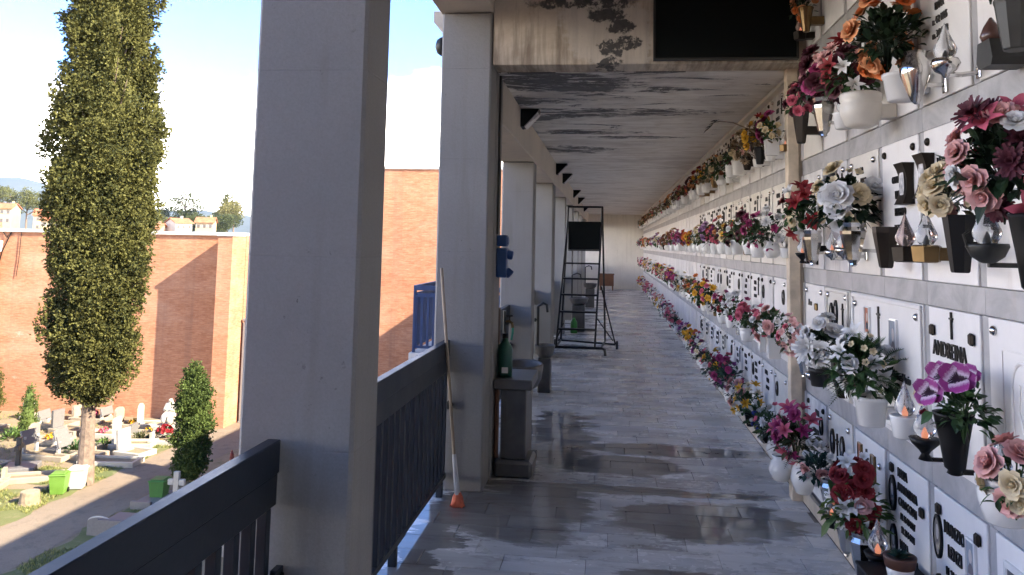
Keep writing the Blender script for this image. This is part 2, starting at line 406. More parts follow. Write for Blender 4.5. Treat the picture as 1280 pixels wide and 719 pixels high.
def m_brick():
    n = NT('red_brickwork'); v = n.world((1, 1, 1))
    # bricks laid in X-Z (or Y-Z) courses
    g = n.node('SeparateXYZ', i0=v); cb = n.node('CombineXYZ', i0=n.math('ADD', g.outputs[0], g.outputs[1]), i1=g.outputs[2])
    br = n.node('TexBrick', Vector=cb, Scale=1.0, Color1=c4((0.42, 0.185, 0.09)), Color2=c4((0.33, 0.13, 0.06)), Mortar=c4((0.385, 0.20, 0.115)))
    br.inputs['Mortar Size'].default_value = 0.006; br.inputs['Brick Width'].default_value = 0.26; br.inputs['Row Height'].default_value = 0.068
    br.inputs['Bias'].default_value = -0.1
    big = n.noise(n.world((0.35, 0.35, 0.8)), 1.0, 7, 0.65); fine = n.noise(n.world((2.2, 2.2, 12)), 2.0, 6, 0.7)
    c = n.mix(n.ramp(fine, 0.30, 0.52, 0.75, 0), br.outputs[0], (0.25, 0.10, 0.055)); c = n.mix(n.ramp(fine, 0.52, 0.72, 0, 0.8), c, (0.50, 0.27, 0.16))
    c = n.mix(n.ramp(big, 0.5, 0.75, 0, 0.55), c, (0.52, 0.33, 0.22))
    eff = n.ramp(n.noise(n.world((0.5, 0.5, 0.9)), 1.3, 7, 0.7), 0.66, 0.78, 0, 0.6)
    c = n.mix(eff, c, (0.66, 0.52, 0.42))
    drip = n.ramp(n.noise(n.world((1.6, 1.6, 0.06)), 1.0, 6, 0.65), 0.54, 0.72, 0, 0.55)
    c = n.mix(drip, c, (0.22, 0.11, 0.07))
    n.set(Base__Color=c, Roughness=0.88, Normal=n.bump(br.outputs[1], -0.4, 0.006))
    return n.m
M_BRICK = m_brick()
M_COPING = mat('pale_stone_coping', (0.62, 0.58, 0.52), 0.75, bump=0.2, bscale=20)
M_RAIL = mat('dark_blue_steel', (0.015, 0.021, 0.029), 0.42, var=0.25, bump=0.10, bscale=40, spec=0.45)
M_RAILTOP = M_RAIL
M_STEEL_BLUE = mat('blue_painted_steel', (0.020, 0.045, 0.12), 0.45, var=0.2, bump=0.1)
M_BLACK = mat('black_enamel', (0.003, 0.003, 0.0034), 0.5, bump=0.05, spec=0.25)
M_DARKGREEN = mat('dark_green_board', (0.0014, 0.0034, 0.0032), 0.55, var=0.25, bump=0.08, bscale=18, spec=0.18)
M_BRONZE = mat('dark_bronze', (0.026, 0.020, 0.015), 0.42, 0.7, var=0.3, bump=0.15, bscale=30)
M_BRASSY = mat('old_brass', (0.17, 0.11, 0.05), 0.35, 0.9, var=0.3, bump=0.12, bscale=30)
M_GREYBRONZE = mat('grey_bronze', (0.05, 0.05, 0.045), 0.5, 0.5, var=0.25, bump=0.12, bscale=30)
M_CHROME = mat('worn_chrome', (0.62, 0.60, 0.57), 0.14, 1.0, var=0.12, vscale=14)
M_CERAMIC = mat('white_ceramic', (0.74, 0.73, 0.70), 0.22, var=0.06, spec=0.5)
M_CREAMPOT = mat('cream_stone_pot', (0.66, 0.62, 0.54), 0.4, var=0.12, bump=0.1)
M_TERRACOTTA = mat('brown_plastic_pot', (0.11, 0.045, 0.028), 0.5, var=0.15)
M_WOOD = mat('pale_painted_post', (0.60, 0.50, 0.37), 0.65, var=0.25, vscale=9, bump=0.25, bscale=25)
M_SKIRT = mat('stained_travertine', (0.46, 0.39, 0.30), 0.55, var=0.3, vscale=5, bump=0.25, bscale=25)
def m_glass(name, col, rough=0.08):
    n = NT(name); n.set(Base__Color=col, Roughness=rough); n.b.inputs['Transmission Weight'].default_value = 0.92
    n.b.inputs['IOR'].default_value = 1.42
    n.set(Normal=n.bump(n.noise(n.coord(), 60, 3), 0.25, 0.004)); return n.m
M_GLASS = m_glass('pressed_glass', (0.92, 0.93, 0.93))
M_PINKGLASS = m_glass('pink_glass', (0.85, 0.66, 0.60))
def m_emit(name, col, s):
    n = NT(name); n.set(Base__Color=col, Emission__Color=col); n.b.inputs['Emission Strength'].default_value = s; return n.m
M_BULB = m_emit('votive_bulb', (1.0, 0.36, 0.20), 0.07)
M_LETTER = mat('bronze_letter', (0.010, 0.009, 0.008), 0.4, 0.3, var=0.2)
M_LEAD = mat('grey_letter', (0.06, 0.055, 0.05), 0.5, 0.2, var=0.2)

GREENS = {'dark': (0.016, 0.034, 0.014), 'mid': (0.034, 0.075, 0.022), 'light': (0.085, 0.14, 0.035), 'olive': (0.060, 0.062, 0.022), 'blue': (0.025, 0.06, 0.045), 'dry': (0.14, 0.10, 0.055)}
def m_leaf(k):
    nm = 'leaf_' + k
    if nm in MATS: return MATS[nm]
    n = NT(nm); c = GREENS[k]; gm = n.node('NewGeometry')
    col = n.mix(n.ramp(gm.outputs['Random Per Island'], 0, 1), sh(c, 0.55), sh(c, 1.5))
    n.set(Base__Color=col, Roughness=0.5); n.b.inputs['Specular IOR Level'].default_value = 0.35
    MATS[nm] = n.m; return n.m
PETALS = {'red': (0.26, 0.006, 0.010), 'burgundy': (0.085, 0.004, 0.018), 'pink': (0.56, 0.11, 0.17), 'pale pink': (0.66, 0.36, 0.33), 'magenta': (0.33, 0.022, 0.13),
          'purple': (0.21, 0.030, 0.19), 'white': (0.76, 0.74, 0.68), 'cream': (0.68, 0.57, 0.36), 'yellow': (0.68, 0.38, 0.015), 'orange': (0.64, 0.17, 0.025), 'peach': (0.70, 0.31, 0.13),
          'blue': (0.045, 0.07, 0.36), 'lilac': (0.34, 0.18, 0.36), 'rust': (0.24, 0.07, 0.022), 'dried cream': (0.40, 0.30, 0.19)}
def m_petal(k):
    nm = 'petal_' + k.replace(' ', '_')
    if nm in MATS: return MATS[nm]
    n = NT(nm); c = PETALS[k]; gm = n.node('NewGeometry'); oi = n.node('ObjectInfo')
    r = n.math('FRACT', n.math('ADD', gm.outputs['Random Per Island'], n.math('MULTIPLY', oi.outputs['Random'], 3.1)))
    at_ = n.node('Attribute'); at_.attribute_name = 'along'; al = at_.outputs['Fac']
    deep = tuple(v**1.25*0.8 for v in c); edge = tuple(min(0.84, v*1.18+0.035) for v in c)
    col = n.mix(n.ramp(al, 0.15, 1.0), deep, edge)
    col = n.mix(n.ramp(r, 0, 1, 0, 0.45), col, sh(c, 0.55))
    col = n.mix(n.ramp(n.noise(n.coord(), 3.0, 4), 0.55, 0.75, 0, 0.3), col, sh(c, 0.6))
    n.set(Base__Color=col, Roughness=0.62); n.b.inputs['Specular IOR Level'].default_value = 0.3
    MATS[nm] = n.m; return n.m
def m_pansy():
    n = NT('petal_pansy'); v = n.coord('Object'); at_ = n.node('Attribute'); at_.attribute_name = 'along'
    d = n.math('ADD', at_.outputs['Fac'], n.math('MULTIPLY', n.math('SUBTRACT', n.noise(v, 9, 5, 0.75), 0.5), 0.5))
    gm = n.node('NewGeometry'); r = gm.outputs['Random Per Island']
    c = n.mix(n.ramp(d, 0.24, 0.34), (0.025, 0.004, 0.02), (0.62, 0.48, 0.60)); c = n.mix(n.ramp(d, 0.40, 0.62), c, n.mix(r, (0.21, 0.012, 0.13), (0.33, 0.035, 0.25)))
    c = n.mix(n.ramp(d, 0.92, 1.02, 0, 0.7), c, (0.66, 0.48, 0.60))
    n.set(Base__Color=c, Roughness=0.6); return n.m
M_PANSY = m_pansy()

# ================================================================== THE LOGGIA
WALLX = 1.270            # niche wall face
G = -5.5                 # cemetery ground below
Y_END = 30.8; Y_BACK = -7.0; Y_J = 5.52
EDGE = -1.22

# floor: slab + marble tiles
floor = struct(MB().box(EDGE, Y_BACK, -0.32, 4.0, Y_END, -0.006).obj('floor', M_GROUT))
TX, TY, GAP = 0.42, 0.20, 0.003
def tile_rows():
    """(x0,x1,y0,y1) of every tile"""
    out = []; y = Y_J - 0.03 - TY*60; row = 0
    ys = []
    yy = Y_J - 0.04
    while yy > Y_BACK + 0.25: ys.append((yy-TY, yy)); yy -= TY
    ys.append((Y_J-0.036, Y_J+0.028))
    ys.append((Y_J+0.032, Y_J+0.10))
    yy = Y_J + 0.10
    while yy < Y_END - 0.21: ys.append((yy, yy+TY)); yy += TY
    for (a, b) in ys:
        long = (b-a) < 0.12
        w = 0.62 if long else TX
        x = -1.20 + (0 if long else -w*((int(round(a/TY)) * 0.37) % 1.0))
        while x < 1.235:
            x0, x1 = max(x, -1.20), min(x+w, 1.238)
            if x1-x0 > 0.03: out.append((x0, x1, a, b))
            x += w
    return out
tiles = tile_rows()
vis = sorted([t for t in tiles if t[3] > 3.6], key=lambda t: t[2])
near_t = vis[:290]; rest = [t for t in tiles if t not in set(near_t)]
tile_mesh = {}
trnd = random.Random(5)
for (x0, x1, a, b) in near_t:
    w, d = round(x1-x0, 3), round(b-a, 3)
    if (w, d) not in tile_mesh:
        tile_mesh[(w, d)] = MB().cbox(-w/2+GAP/2, -d/2+GAP/2, -0.016, w/2-GAP/2, d/2-GAP/2, 0.0, 0.0015).mesh('tile', M_TILE)
    o = link('tile', tile_mesh[(w, d)], floor, ((x0+x1)/2, (a+b)/2, trnd.uniform(-0.0008, 0.0006)))
    o.rotation_euler = (trnd.gauss(0, 0.0011), trnd.gauss(0, 0.0011), 0)
mb = MB()
for (x0, x1, a, b) in rest: mb.box(x0+GAP/2, a+GAP/2, -0.016, x1-GAP/2, b-GAP/2, trnd.uniform(-0.0008, 0.0004))
stuff(mb.obj('tile_field', M_TILE, floor))
# masses of the building
def wallthing(name, label, cat, mb, m):
    return tag(mb.obj(name, m), label, cat)
M_CORE = mat('rough_render', (0.5, 0.46, 0.40), 0.85, bump=0.2)
roof = MB().prism([(-1.165, 2.981), (4.0, 2.981), (4.0, 3.27), (-1.275, 3.27), (-1.275, 3.19), (-1.175, 3.08)], 1, Y_J+0.03, Y_END+0.2).box(-1.30, Y_BACK, 3.75, 4.0, Y_J-0.02, 4.0).obj('roof', M_CORE)
tag(roof, 'flat concrete roof slab over the walkway', 'roof')
ceil = struct(MB().box(-0.795, Y_J+0.03, 2.81, WALLX+0.03, Y_END, 2.975).obj('ceiling', M_CEIL), 'peeling painted concrete ceiling over the far walkway')
ceil2 = struct(MB().box(-0.795, Y_BACK, 3.60, WALLX+0.03, Y_J-0.25, 3.745).obj('ceiling', M_CEIL))
lint = tag(MB().cbox(-0.80, Y_J-0.22, 2.813, 1.30, Y_J+0.02, 3.74, 0.006).obj('lintel_beam', M_LINTEL), 'stained concrete cross beam with a black flaked patch above the walkway', 'beam')
# boarded dark panel hung on the cross beam
pn = thing('dark_signboard', 'large dark green rectangular board fixed to the cross beam at top', 'board', (0.74, Y_J-0.24, 2.84))
MB().cbox(-0.45, -0.030, 0, 0.45, 0.014, 0.70, 0.004).obj('board', M_DARKGREEN, pn)
fr = MB(); fr.box(-0.462, -0.036, -0.012, 0.462, 0.014, -0.0005); fr.box(-0.462, -0.036, 0.0, -0.4505, 0.014, 0.70); fr.box(0.4505, -0.036, 0.0, 0.462, 0.014, 0.70)
fr.obj('frame', M_GREYBRONZE, pn)
# longitudinal beams: one per section
def lbeam(y0, y1, zb, zt, label):
    tag(MB().cbox(-1.17, y0, zb, -0.796, y1, zt, 0.008).obj('edge_beam', M_BEAM), label, 'beam')
lbeam(Y_BACK, 5.60, 3.18, 3.747, 'high edge beam over the nearest pillars, top centre')
SECT = [5.60, 11.66, 17.76, 23.86, Y_END]
nm = ['from the tall broom pillar onward', 'second stretch past the broom pillar', 'third stretch past the broom pillar', 'last stretch before the end wall']
for i in range(4): lbeam(SECT[i]+0.004+(0.26 if i == 0 else 0), SECT[i+1]-0.004, 2.49, 2.978, 'low concrete edge beam, ' + nm[i])
# pillars
def pillar(y0, y1, top, label, x0=-1.152, x1=-0.806):
    o = MB().cbox(x0, y0, -0.005, x1, y1, top-0.002, 0.012).obj('pillar', M_PILLAR)
    return tag(o, label, 'pillar', 'pillars along the open side of the walkway')
pillar(-3.2, -2.93, 3.18, 'grey pillar behind the viewpoint'); pillar(-0.33, -0.06, 3.18, 'grey pillar beside the viewpoint')
pillar(2.535, 2.805, 3.18, 'wide nearest grey concrete pillar at left, between the two dark railings', -1.19)
pillar(5.28, 5.545, 3.18, 'grey concrete pillar with the broom leaning on it')
pillar(5.575, 5.85, 3.18, 'darker pilaster behind the broom pillar carrying the blue socket boxes', -1.145, -0.798)
PY = [(8.50, 8.76), (11.40, 11.64), (11.67, 11.93), (14.70, 14.96), (17.50, 17.74), (17.77, 18.03), (20.8, 21.06), (23.60, 23.84), (23.87, 24.13), (26.9, 27.16)]
PL = ['first pillar beyond the stone sink', 'pillar just in front of the wheeled ladder', 'twin pillar pressed behind the one before the ladder', 'slim lit pillar seen just left of the ladder',
      'pillar behind the ladder, second pair front', 'pillar behind the ladder, second pair rear', 'far pillar, third from the end wall pair', 'far pillar, last pair front', 'far pillar, last pair rear', 'last pillar before the end wall']
for (a, b), l in zip(PY, PL): pillar(a, b, 2.49, 'grey concrete ' + l)
# end wall of the walkway
tag(MB().box(-1.17, Y_END+0.004, -0.3, WALLX+0.2, Y_END+0.19, 2.97).obj('end_wall', M_PLASTER), 'plain warm white plaster wall closing the far end', 'wall')
tag(MB().box(-1.17, Y_BACK-0.25, -0.3, 4.0, Y_BACK-0.004, 3.99).obj('back_wall', M_PLASTER), 'plain plaster wall behind the viewpoint', 'wall')
# lower storey under the walkway
tag(MB().box(-1.10, Y_BACK, G, 4.0, Y_END, -0.33).obj('lower_storey_wall', M_CORE), 'plastered lower storey below the walkway', 'wall')
# dirt-edged stone strip under the railing
struct(MB().cbox(EDGE-0.03, Y_BACK, -0.33, -1.203, Y_END, 0.006, 0.004).obj('floor_edge_strip', M_COPING))

# ---------------------------------------------------------------- railings
def railing(y0, y1, label, X=-1.06):
    t = thing('railing', label, 'railing', (X, y0, 0), 'dark steel railings between the pillars')
    Ln = y1 - y0
    MB().cbox(-0.022, 0, 0.862, 0.022, Ln, 0.966, 0.003).obj('top_rail', M_RAIL, t)
    MB().cbox(-0.018, 0.004, 0.765, 0.018, Ln-0.004, 0.861, 0.002).obj('upper_band', M_RAIL, t)
    MB().cbox(-0.016, 0.004, 0.085, 0.016, Ln-0.004, 0.118, 0.002).obj('bottom_rail', M_RAIL, t)
    bar = MB().cbox(-0.016, -0.017, 0.119, 0.016, 0.017, 0.764, 0.002).mesh('bar', M_RAIL)
    n = max(1, int(Ln/0.105)); 
    for i in range(n): link('bar', bar, t, (0, (i+0.5)*Ln/n, 0))
    leg = MB().cbox(-0.02, -0.02, -0.004, 0.02, 0.02, 0.0845, 0.002).mesh('leg', M_RAIL)
    k = max(2, int(round(Ln/0.8)))
    for i in range(k): link('leg', leg, t, (0, 0.12 + i*(Ln-0.24)/(k-1), 0))
    br = MB().cbox(-0.012, -0.03, -0.025, 0.012, 0.03, 0.025, 0.002).mesh('wall_bracket', M_RAIL)
    bolt = MB().lathe([(0.001, 0), (0.012, 0.001), (0.012, 0.008), (0.004, 0.012)], 8).mesh('bolt', M_BLACK)
    for yy in (0.005, Ln-0.005):
        b = link('wall_bracket', br, t, (0.030, yy, 0.55)); link('bolt', bolt, b, (0.012, 0.0, 0), (0, R(90), 0))
    return t
railing(-0.05, 2.52, 'dark blue steel railing in the lower left corner')
railing(2.82, 5.27, 'dark blue steel railing between the nearest pillar and the broom')
bays = [(5.86, 8.49), (8.77, 11.39), (11.94, 14.69), (14.97, 17.49), (18.04, 20.79), (21.07, 23.59), (24.14, 26.89), (27.17, 30.7)]
bl = ['behind the stone sink', 'beyond the sink, before the ladder', 'beside the wheeled ladder', 'first one past the ladder', 'second one past the ladder', 'third one past the ladder', 'next to last before the end', 'last one at the end wall']
for (a, b), l in zip(bays, bl): railing(a, b, 'dark steel railing ' + l)

# projecting landing on the garden side
ld = thing('landing', 'projecting pale landing slab carrying a blue railing, seen left of the broom pillar', 'landing', (-2.1, 11.6, 0))
MB().cbox(-0.80, 0, -0.16, 0.87, 3.1, 0.0, 0.01).obj('slab', M_COPING, ld)
MB().box(-0.70, 0.1, G, -0.50, 0.3, -0.165).obj('column', M_COPING, ld); MB().box(-0.70, 2.8, G, -0.50, 3.0, -0.165).obj('column', M_COPING, ld)
def brail(p0, p1, label):
    t = thing('landing_railing', label, 'railing', p0, 'blue railings on the projecting landing')
    d = Vector(p1)-Vector(p0); Ln = d.length; t.rotation_euler = (0, 0, math.atan2(d.y, d.x))
    MB().cbox(0, -0.02, 0.90, Ln, 0.02, 0.97, 0.003).obj('top_rail', M_STEEL_BLUE, t)
    MB().cbox(0, -0.012, 0.80, Ln, 0.012, 0.86, 0.003).obj('upper_band', M_STEEL_BLUE, t)
    MB().cbox(0, -0.012, 0.06, Ln, 0.012, 0.10, 0.003).obj('bottom_rail', M_STEEL_BLUE, t)
    bar = MB().cbox(-0.02, -0.011, 0.10, 0.02, 0.011, 0.80, 0.002).mesh('bar', M_STEEL_BLUE)
    n = int(Ln/0.085)
    for i in range(n): link('bar', bar, t, ((i+0.5)*Ln/n, 0, 0))
    post = MB().cbox(-0.02, -0.02, 0.0, 0.02, 0.02, 0.899, 0.002).mesh('post', M_STEEL_BLUE)
    for x in (0.02, Ln-0.02): link('post', post, t, (x, 0, 0))
brail((-2.86, 11.66, 0), (-1.27, 11.66, 0), 'blue railing on the landing, side facing the broom pillar')
brail((-2.86, 11.72, 0), (-2.86, 14.65, 0), 'blue railing along the outer edge of the landing')

# ================================================================== THE NICHE WALL
COLP = 0.505; Y0C = 2.925          # a joint between two columns of niches
rowz = [(2.89, 3.48), (2.19, 2.78), (1.485, 2.09), (0.80, 1.39), (0.105, 0.695)]   # plaques, top row only in the near bay
bandz = [(3.48, 3.60), (2.78, 2.89), (2.09, 2.19), (1.39, 1.485), (0.695, 0.80)]
NW = thing('niche_wall', 'white marble burial niche wall with grey bands along the right side', 'wall', (0, 0, 0))
MB().box(WALLX+0.016, Y_BACK, -0.003, 3.9, Y_J-0.02, 3.598).box(WALLX+0.016, Y_J-0.02, -0.003, 3.9, Y_END, 2.808).obj('wall_core', M_GREY_MARBLE, NW)
ncol0 = -3; ncolF = int((Y_END - Y0C)/COLP)          # column c spans Y0C + c*COLP ... + COLP
INDIV = 17                                            # columns drawn one by one
STRIP = 0.060
plr = random.Random(6); plq = {}                                              # (row, col) -> plaque object
doubles = {(3, 1), (4, 99)}
pmesh = {}
def plaque_mesh(w, h, framed=False):
    k = (round(w, 3), round(h, 3), framed)
    if k in pmesh: return pmesh[k]
    m = MB().cbox(-0.006, -w/2, -h/2, 0.020, w/2, h/2, 0.003)
    if framed:
        b = 0.022
        m.cbox(-0.018, -w/2+0.004, h/2-b, -0.0062, w/2-0.004, h/2-0.004, 0.003); m.cbox(-0.018, -w/2+0.004, -h/2+0.004, -0.0062, w/2-0.004, -h/2+b, 0.003)
        m.cbox(-0.018, -w/2+0.004, -h/2+b+0.0005, -0.0062, -w/2+b, h/2-b-0.0005, 0.003); m.cbox(-0.018, w/2-b, -h/2+b+0.0005, -0.0062, w/2-0.004, h/2-b-0.0005, 0.003)
    pmesh[k] = [m.mesh('plaque', q) for q in (M_WHITE_MARBLE, M_WHITE_MARBLE, M_CREAM_MARBLE, M_VEIN_MARBLE)]; return pmesh[k]
far_pl = MB(); far_band = MB(); far_strip = MB()
bmesh_ = {}
def yc(c): return Y0C + (c+0.5)*COLP
for c in range(ncol0, ncolF):
    for r in range(5):
        if r == 0 and yc(c) > Y_J-0.3: continue
        z0, z1 = rowz[r]; b0, b1 = bandz[r]; y = yc(c)
        if (r, c-1) in doubles: pass
        else:
            w = COLP - STRIP - 0.004; yy = y; fr_ = False
            if (r, c) in doubles: w += COLP; yy += COLP/2; fr_ = True
            if (r, c) in ((3, 3),): fr_ = True
            if c < INDIV:
                o = link('plaque', plaque_mesh(w, z1-z0-0.004, fr_)[0 if c < 2 else plr.randrange(4)], NW, (WALLX-0.002, yy, (z0+z1)/2)); plq[(r, c)] = o
            else: far_pl.box(WALLX-0.008, yy-w/2, z0+0.002, WALLX+0.018, yy+w/2, z1-0.002)
        if not (r == 0 and y > Y_J-0.3):
            if c < INDIV:
                k = round(b1-b0, 3)
                if k not in bmesh_: bmesh_[k] = MB().cbox(0, -COLP/2+0.001, -k/2+0.001, 0.022, COLP/2-0.001, k/2-0.001, 0.0015).mesh('band_stone', M_GREY_MARBLE)
                link('band_stone', bmesh_[k], NW, (WALLX-0.0, y + COLP/2*0 , (b0+b1)/2))
            else: far_band.box(WALLX, y-COLP/2+0.001, b0+0.001, WALLX+0.02, y+COLP/2-0.001, b1-0.001)
        ys = Y0C + c*COLP
        if (r, c-1) in doubles: continue
        if c < INDIV:
            k = ('s', round(z1-z0, 3))
            if k not in bmesh_: bmesh_[k] = MB().cbox(0.001, -STRIP/2, -(z1-z0)/2+0.001, 0.022, STRIP/2, (z1-z0)/2-0.001, 0.0015).mesh('strip_stone', M_GREY_MARBLE)
            link('strip_stone', bmesh_[k], NW, (WALLX, ys, (z0+z1)/2))
        else: far_strip.box(WALLX+0.001, ys-STRIP/2, z0+0.001, WALLX+0.02, ys+STRIP/2, z1-0.001)
stuff(far_pl.obj('plaque_field', M_WHITE_MARBLE, NW)); stuff(far_band.obj('band_field', M_GREY_MARBLE, NW)); stuff(far_strip.obj('strip_field', M_GREY_MARBLE, NW))
# top moulding below the far ceiling, and skirting kerb at the floor
mold = MB().cbox(1.212, Y_J+0.05, 2.775, WALLX+0.015, Y_END, 2.808, 0.004).obj('top_moulding', M_CREAM_MARBLE, NW)
kerb_m = MB().cbox(0, 0.0015, 0, 0.030, 0.9985, 0.085, 0.004).mesh('kerb_stone', M_SKIRT)
y = -6.5
while y < 18: link('kerb_stone', kerb_m, NW, (1.240, y, -0.002)); y += 1.0
stuff(MB().box(1.242, y, -0.002, 1.268, Y_END, 0.084).obj('kerb_run', M_SKIRT, NW))
# the joint cover post
post = thing('joint_post', 'tall pale cream post standing against the niche wall', 'post', (1.215, Y_J, 0))
MB().cbox(-0.042, -0.045, 0.0, 0.030, 0.045, 3.59, 0.004).obj('post_shaft', M_WOOD, post)
MB().cbox(0.031, -0.030, 0.10, 0.054, 0.030, 3.59, 0.002).obj('cover_strip', M_SKIRT, post)

# ---- inscriptions ------------------------------------------------
dg = bpy.context.evaluated_depsgraph_get()
ROT_TXT = Matrix(((0, 0, -1), (-1, 0, 0), (0, 1, 0))).to_4x4()      # text x -> -Y, text y -> +Z, front -> -X
txt_cache = {}
def text_mesh(s, h, sx=0.72, ex=0.0035, m=None, bold=0.002, shear=0.0):
    k = (s, h, sx, m, shear)
    if k in txt_cache: return txt_cache[k]
    cu = bpy.data.curves.new('inscription', 'FONT'); cu.body = s; cu.size = h/0.72; cu.extrude = ex; cu.resolution_u = 2
    cu.align_x = 'CENTER'; cu.offset = bold*h; cu.space_character = 1.02; cu.shear = shear
    ob = bpy.data.objects.new('tmp', cu); COL.objects.link(ob)
    bpy.context.view_layer.update(); d = bpy.context.evaluated_depsgraph_get()
    me = bpy.data.meshes.new_from_object(ob.evaluated_get(d)); bpy.data.objects.remove(ob)
    me.transform(ROT_TXT @ Matrix.Diagonal((sx, 1, 1, 1))); me.materials.clear(); me.materials.append(m or M_LETTER); me.name = 'inscription'
    txt_cache[k] = me; return me
def inscribe(p, s, z, h, dy=0.0, sx=0.72, m=None, shear=0.0, front=-0.006):
    return link('inscription', text_mesh(s, h, sx, m=m, shear=shear), p, (front-0.0030, dy, z))
bolt_m = MB(); bolt_m.smooth = True; bolt_m.lathe([(0.016, 0), (0.017, 0.004), (0.013, 0.011), (0.004, 0.015), (0.0005, 0.0155)], 12)
bolt_chrome = bolt_m.mesh('bolt', M_CHROME); bolt_bronze = bolt_m.mesh('bolt', M_BRONZE)
def bolts(p, w, h, kind='bronze', inset=0.045, bottom=False):
    for sy in (-1, 1):
        for sz in ((1, -1) if bottom else (1,)):
            link('bolt', bolt_chrome if kind == 'chrome' else bolt_bronze, p, (-0.0065, sy*(w/2-inset), sz*(h/2-inset)), (0, R(-90), 0))
def portrait_mats(i):
    cs = [((0.10, 0.10, 0.10), (0.46, 0.44, 0.42)), ((0.22, 0.20, 0.17), (0.55, 0.50, 0.45)), ((0.30, 0.33, 0.36), (0.58, 0.52, 0.47)), ((0.40, 0.16, 0.10), (0.60, 0.46, 0.38))]
    a, b = cs[i % 4]
    return mat('photo_ground_%d' % (i % 4), a, 0.2, vscale=30), mat('photo_face_%d' % (i % 4), b, 0.2, vscale=30)
def portrait(p, dy, z, w, h, i=0, oval=True, frame=None, front=-0.006):
    """small framed photograph: rim, print with the tones of a head and shoulders"""
    g, fc = portrait_mats(i); frame = frame or M_BLACK
    n = 24 if oval else 4
    def ring(k, x):
        if oval: return [(x, k*w/2*math.cos(2*PI*j/n), k*h/2*math.sin(2*PI*j/n)) for j in range(n)]
        return [(x, sy*(w/2-(1-k)*w/2), sz*(h/2-(1-k)*w/2)) for sy, sz in ((1, 1), (-1, 1), (-1, -1), (1, -1))]
    b = MB(); a0 = ring(1.0, 0); a1 = ring(1.0, -0.010); a2 = ring(0.86, -0.012); a3 = ring(0.84, -0.007)
    vs = a0+a1+a2+a3; fs = []
    for q in range(3):
        for j in range(n): fs.append((q*n+j, q*n+(j+1) % n, (q+1)*n+(j+1) % n, (q+1)*n+j))
    b.add(vs, fs)
    o = b.obj('portrait', frame, p, (front, dy, z))
    pr = MB(); pr.add(ring(0.85, -0.0072), [tuple(range(n))])
    pr.cur = 1
    hw, hh = w*0.17, h*0.17
    pr.add([(-0.0078, hw*math.cos(2*PI*j/14), h*0.10+hh*math.sin(2*PI*j/14)) for j in range(14)], [tuple(range(14))])
    pr.cur = 2
    sh_ = [(-w*0.30, -h*0.34), (w*0.30, -h*0.34), (w*0.26, -h*0.18), (w*0.10, -h*0.08), (-w*0.10, -h*0.08), (-w*0.26, -h*0.18)]
    pr.add([(-0.0075, u, v) for u, v in sh_], [tuple(range(6))])
    pr.obj('photo_print', [g, fc, mat('photo_coat_%d' % (i % 4), sh((0.06, 0.055, 0.06), 1+i % 3), 0.2)], o)
    return o
def cross(p, dy, z, h, m=None, front=-0.006):
    b = MB(); t = h*0.07
    b.cbox(-0.008, -t/2, -h*0.62, 0, t/2, h*0.38, 0.001); b.cbox(-0.0081, -h*0.14, h*0.10, -0.0001, h*0.14, h*0.10+t, 0.001)
    b.lathe([(0.001, 0), (t*0.9, 0.001), (t*0.9, 0.010), (0.001, 0.011)], 8, (0, 0, 0))
    return b.obj('cross', m or M_LETTER, p, (front-0.0005, dy, z))
PW, PH = COLP-STRIP-0.004, 0.595
# row 2 (second from top): two plaques by the curved photo frames
p = plq[(2, 1)]; bolts(p, PW, PH)
inscribe(p, 'GIULIO', 0.115, 0.032, 0.03); inscribe(p, 'LUIGI', 0.045, 0.038, 0.0); inscribe(p, 'EUSEBIO', -0.030, 0.036, -0.01, 0.68)
inscribe(p, 'N. 21 9 1918', -0.095, 0.028, -0.01, 0.66); inscribe(p, 'M. 2 2 1995', -0.150, 0.028, -0.01, 0.66)
p2 = plq[(2, 0)]; bolts(p2, PW, PH)
inscribe(p2, 'LUCIA', 0.135, 0.046, 0.02); inscribe(p2, 'DAVERIO', 0.045, 0.044, 0.0); inscribe(p2, 'PONZIANI', -0.040, 0.040, 0.015, 0.75)
def curved_frame(pq, dy, z):
    b = MB(); b.smooth = False
    n = 8; w, h = 0.105, 0.175
    vs = []; fs = []
    for j in range(n+1):
        v = -h/2 + h*j/n; bow = -0.028 - 0.018*(2*abs(j/n-0.5))**2*1.2
        for u, d in ((-w/2, 0), (-w/2, bow), (w/2, bow), (w/2, 0)): vs.append((d, u*(1-0.18*(1-(2*abs(j/n-0.5))**2)), v))
    for j in range(n):
        for k in range(4): fs.append((j*4+k, j*4+(k+1) % 4, (j+1)*4+(k+1) % 4, (j+1)*4+k))
    fs += [(3, 2, 1, 0), tuple(n*4+k for k in range(4))]
    b.add(vs, fs); o = b.obj('photo_frame', M_BRONZE, pq, (-0.007, dy, z))
    q = MB(); q.add([(-0.0345, 0.030*math.cos(2*PI*j/20), 0.066*math.sin(2*PI*j/20)) for j in range(20)], [tuple(range(20))])
    q.obj('photo_print', mat('glossy_photo', (0.55, 0.54, 0.53), 0.12, vscale=40, var=0.5), o)
curved_frame(p, -0.125, 0.10); curved_frame(p2, 0.165, 0.115)
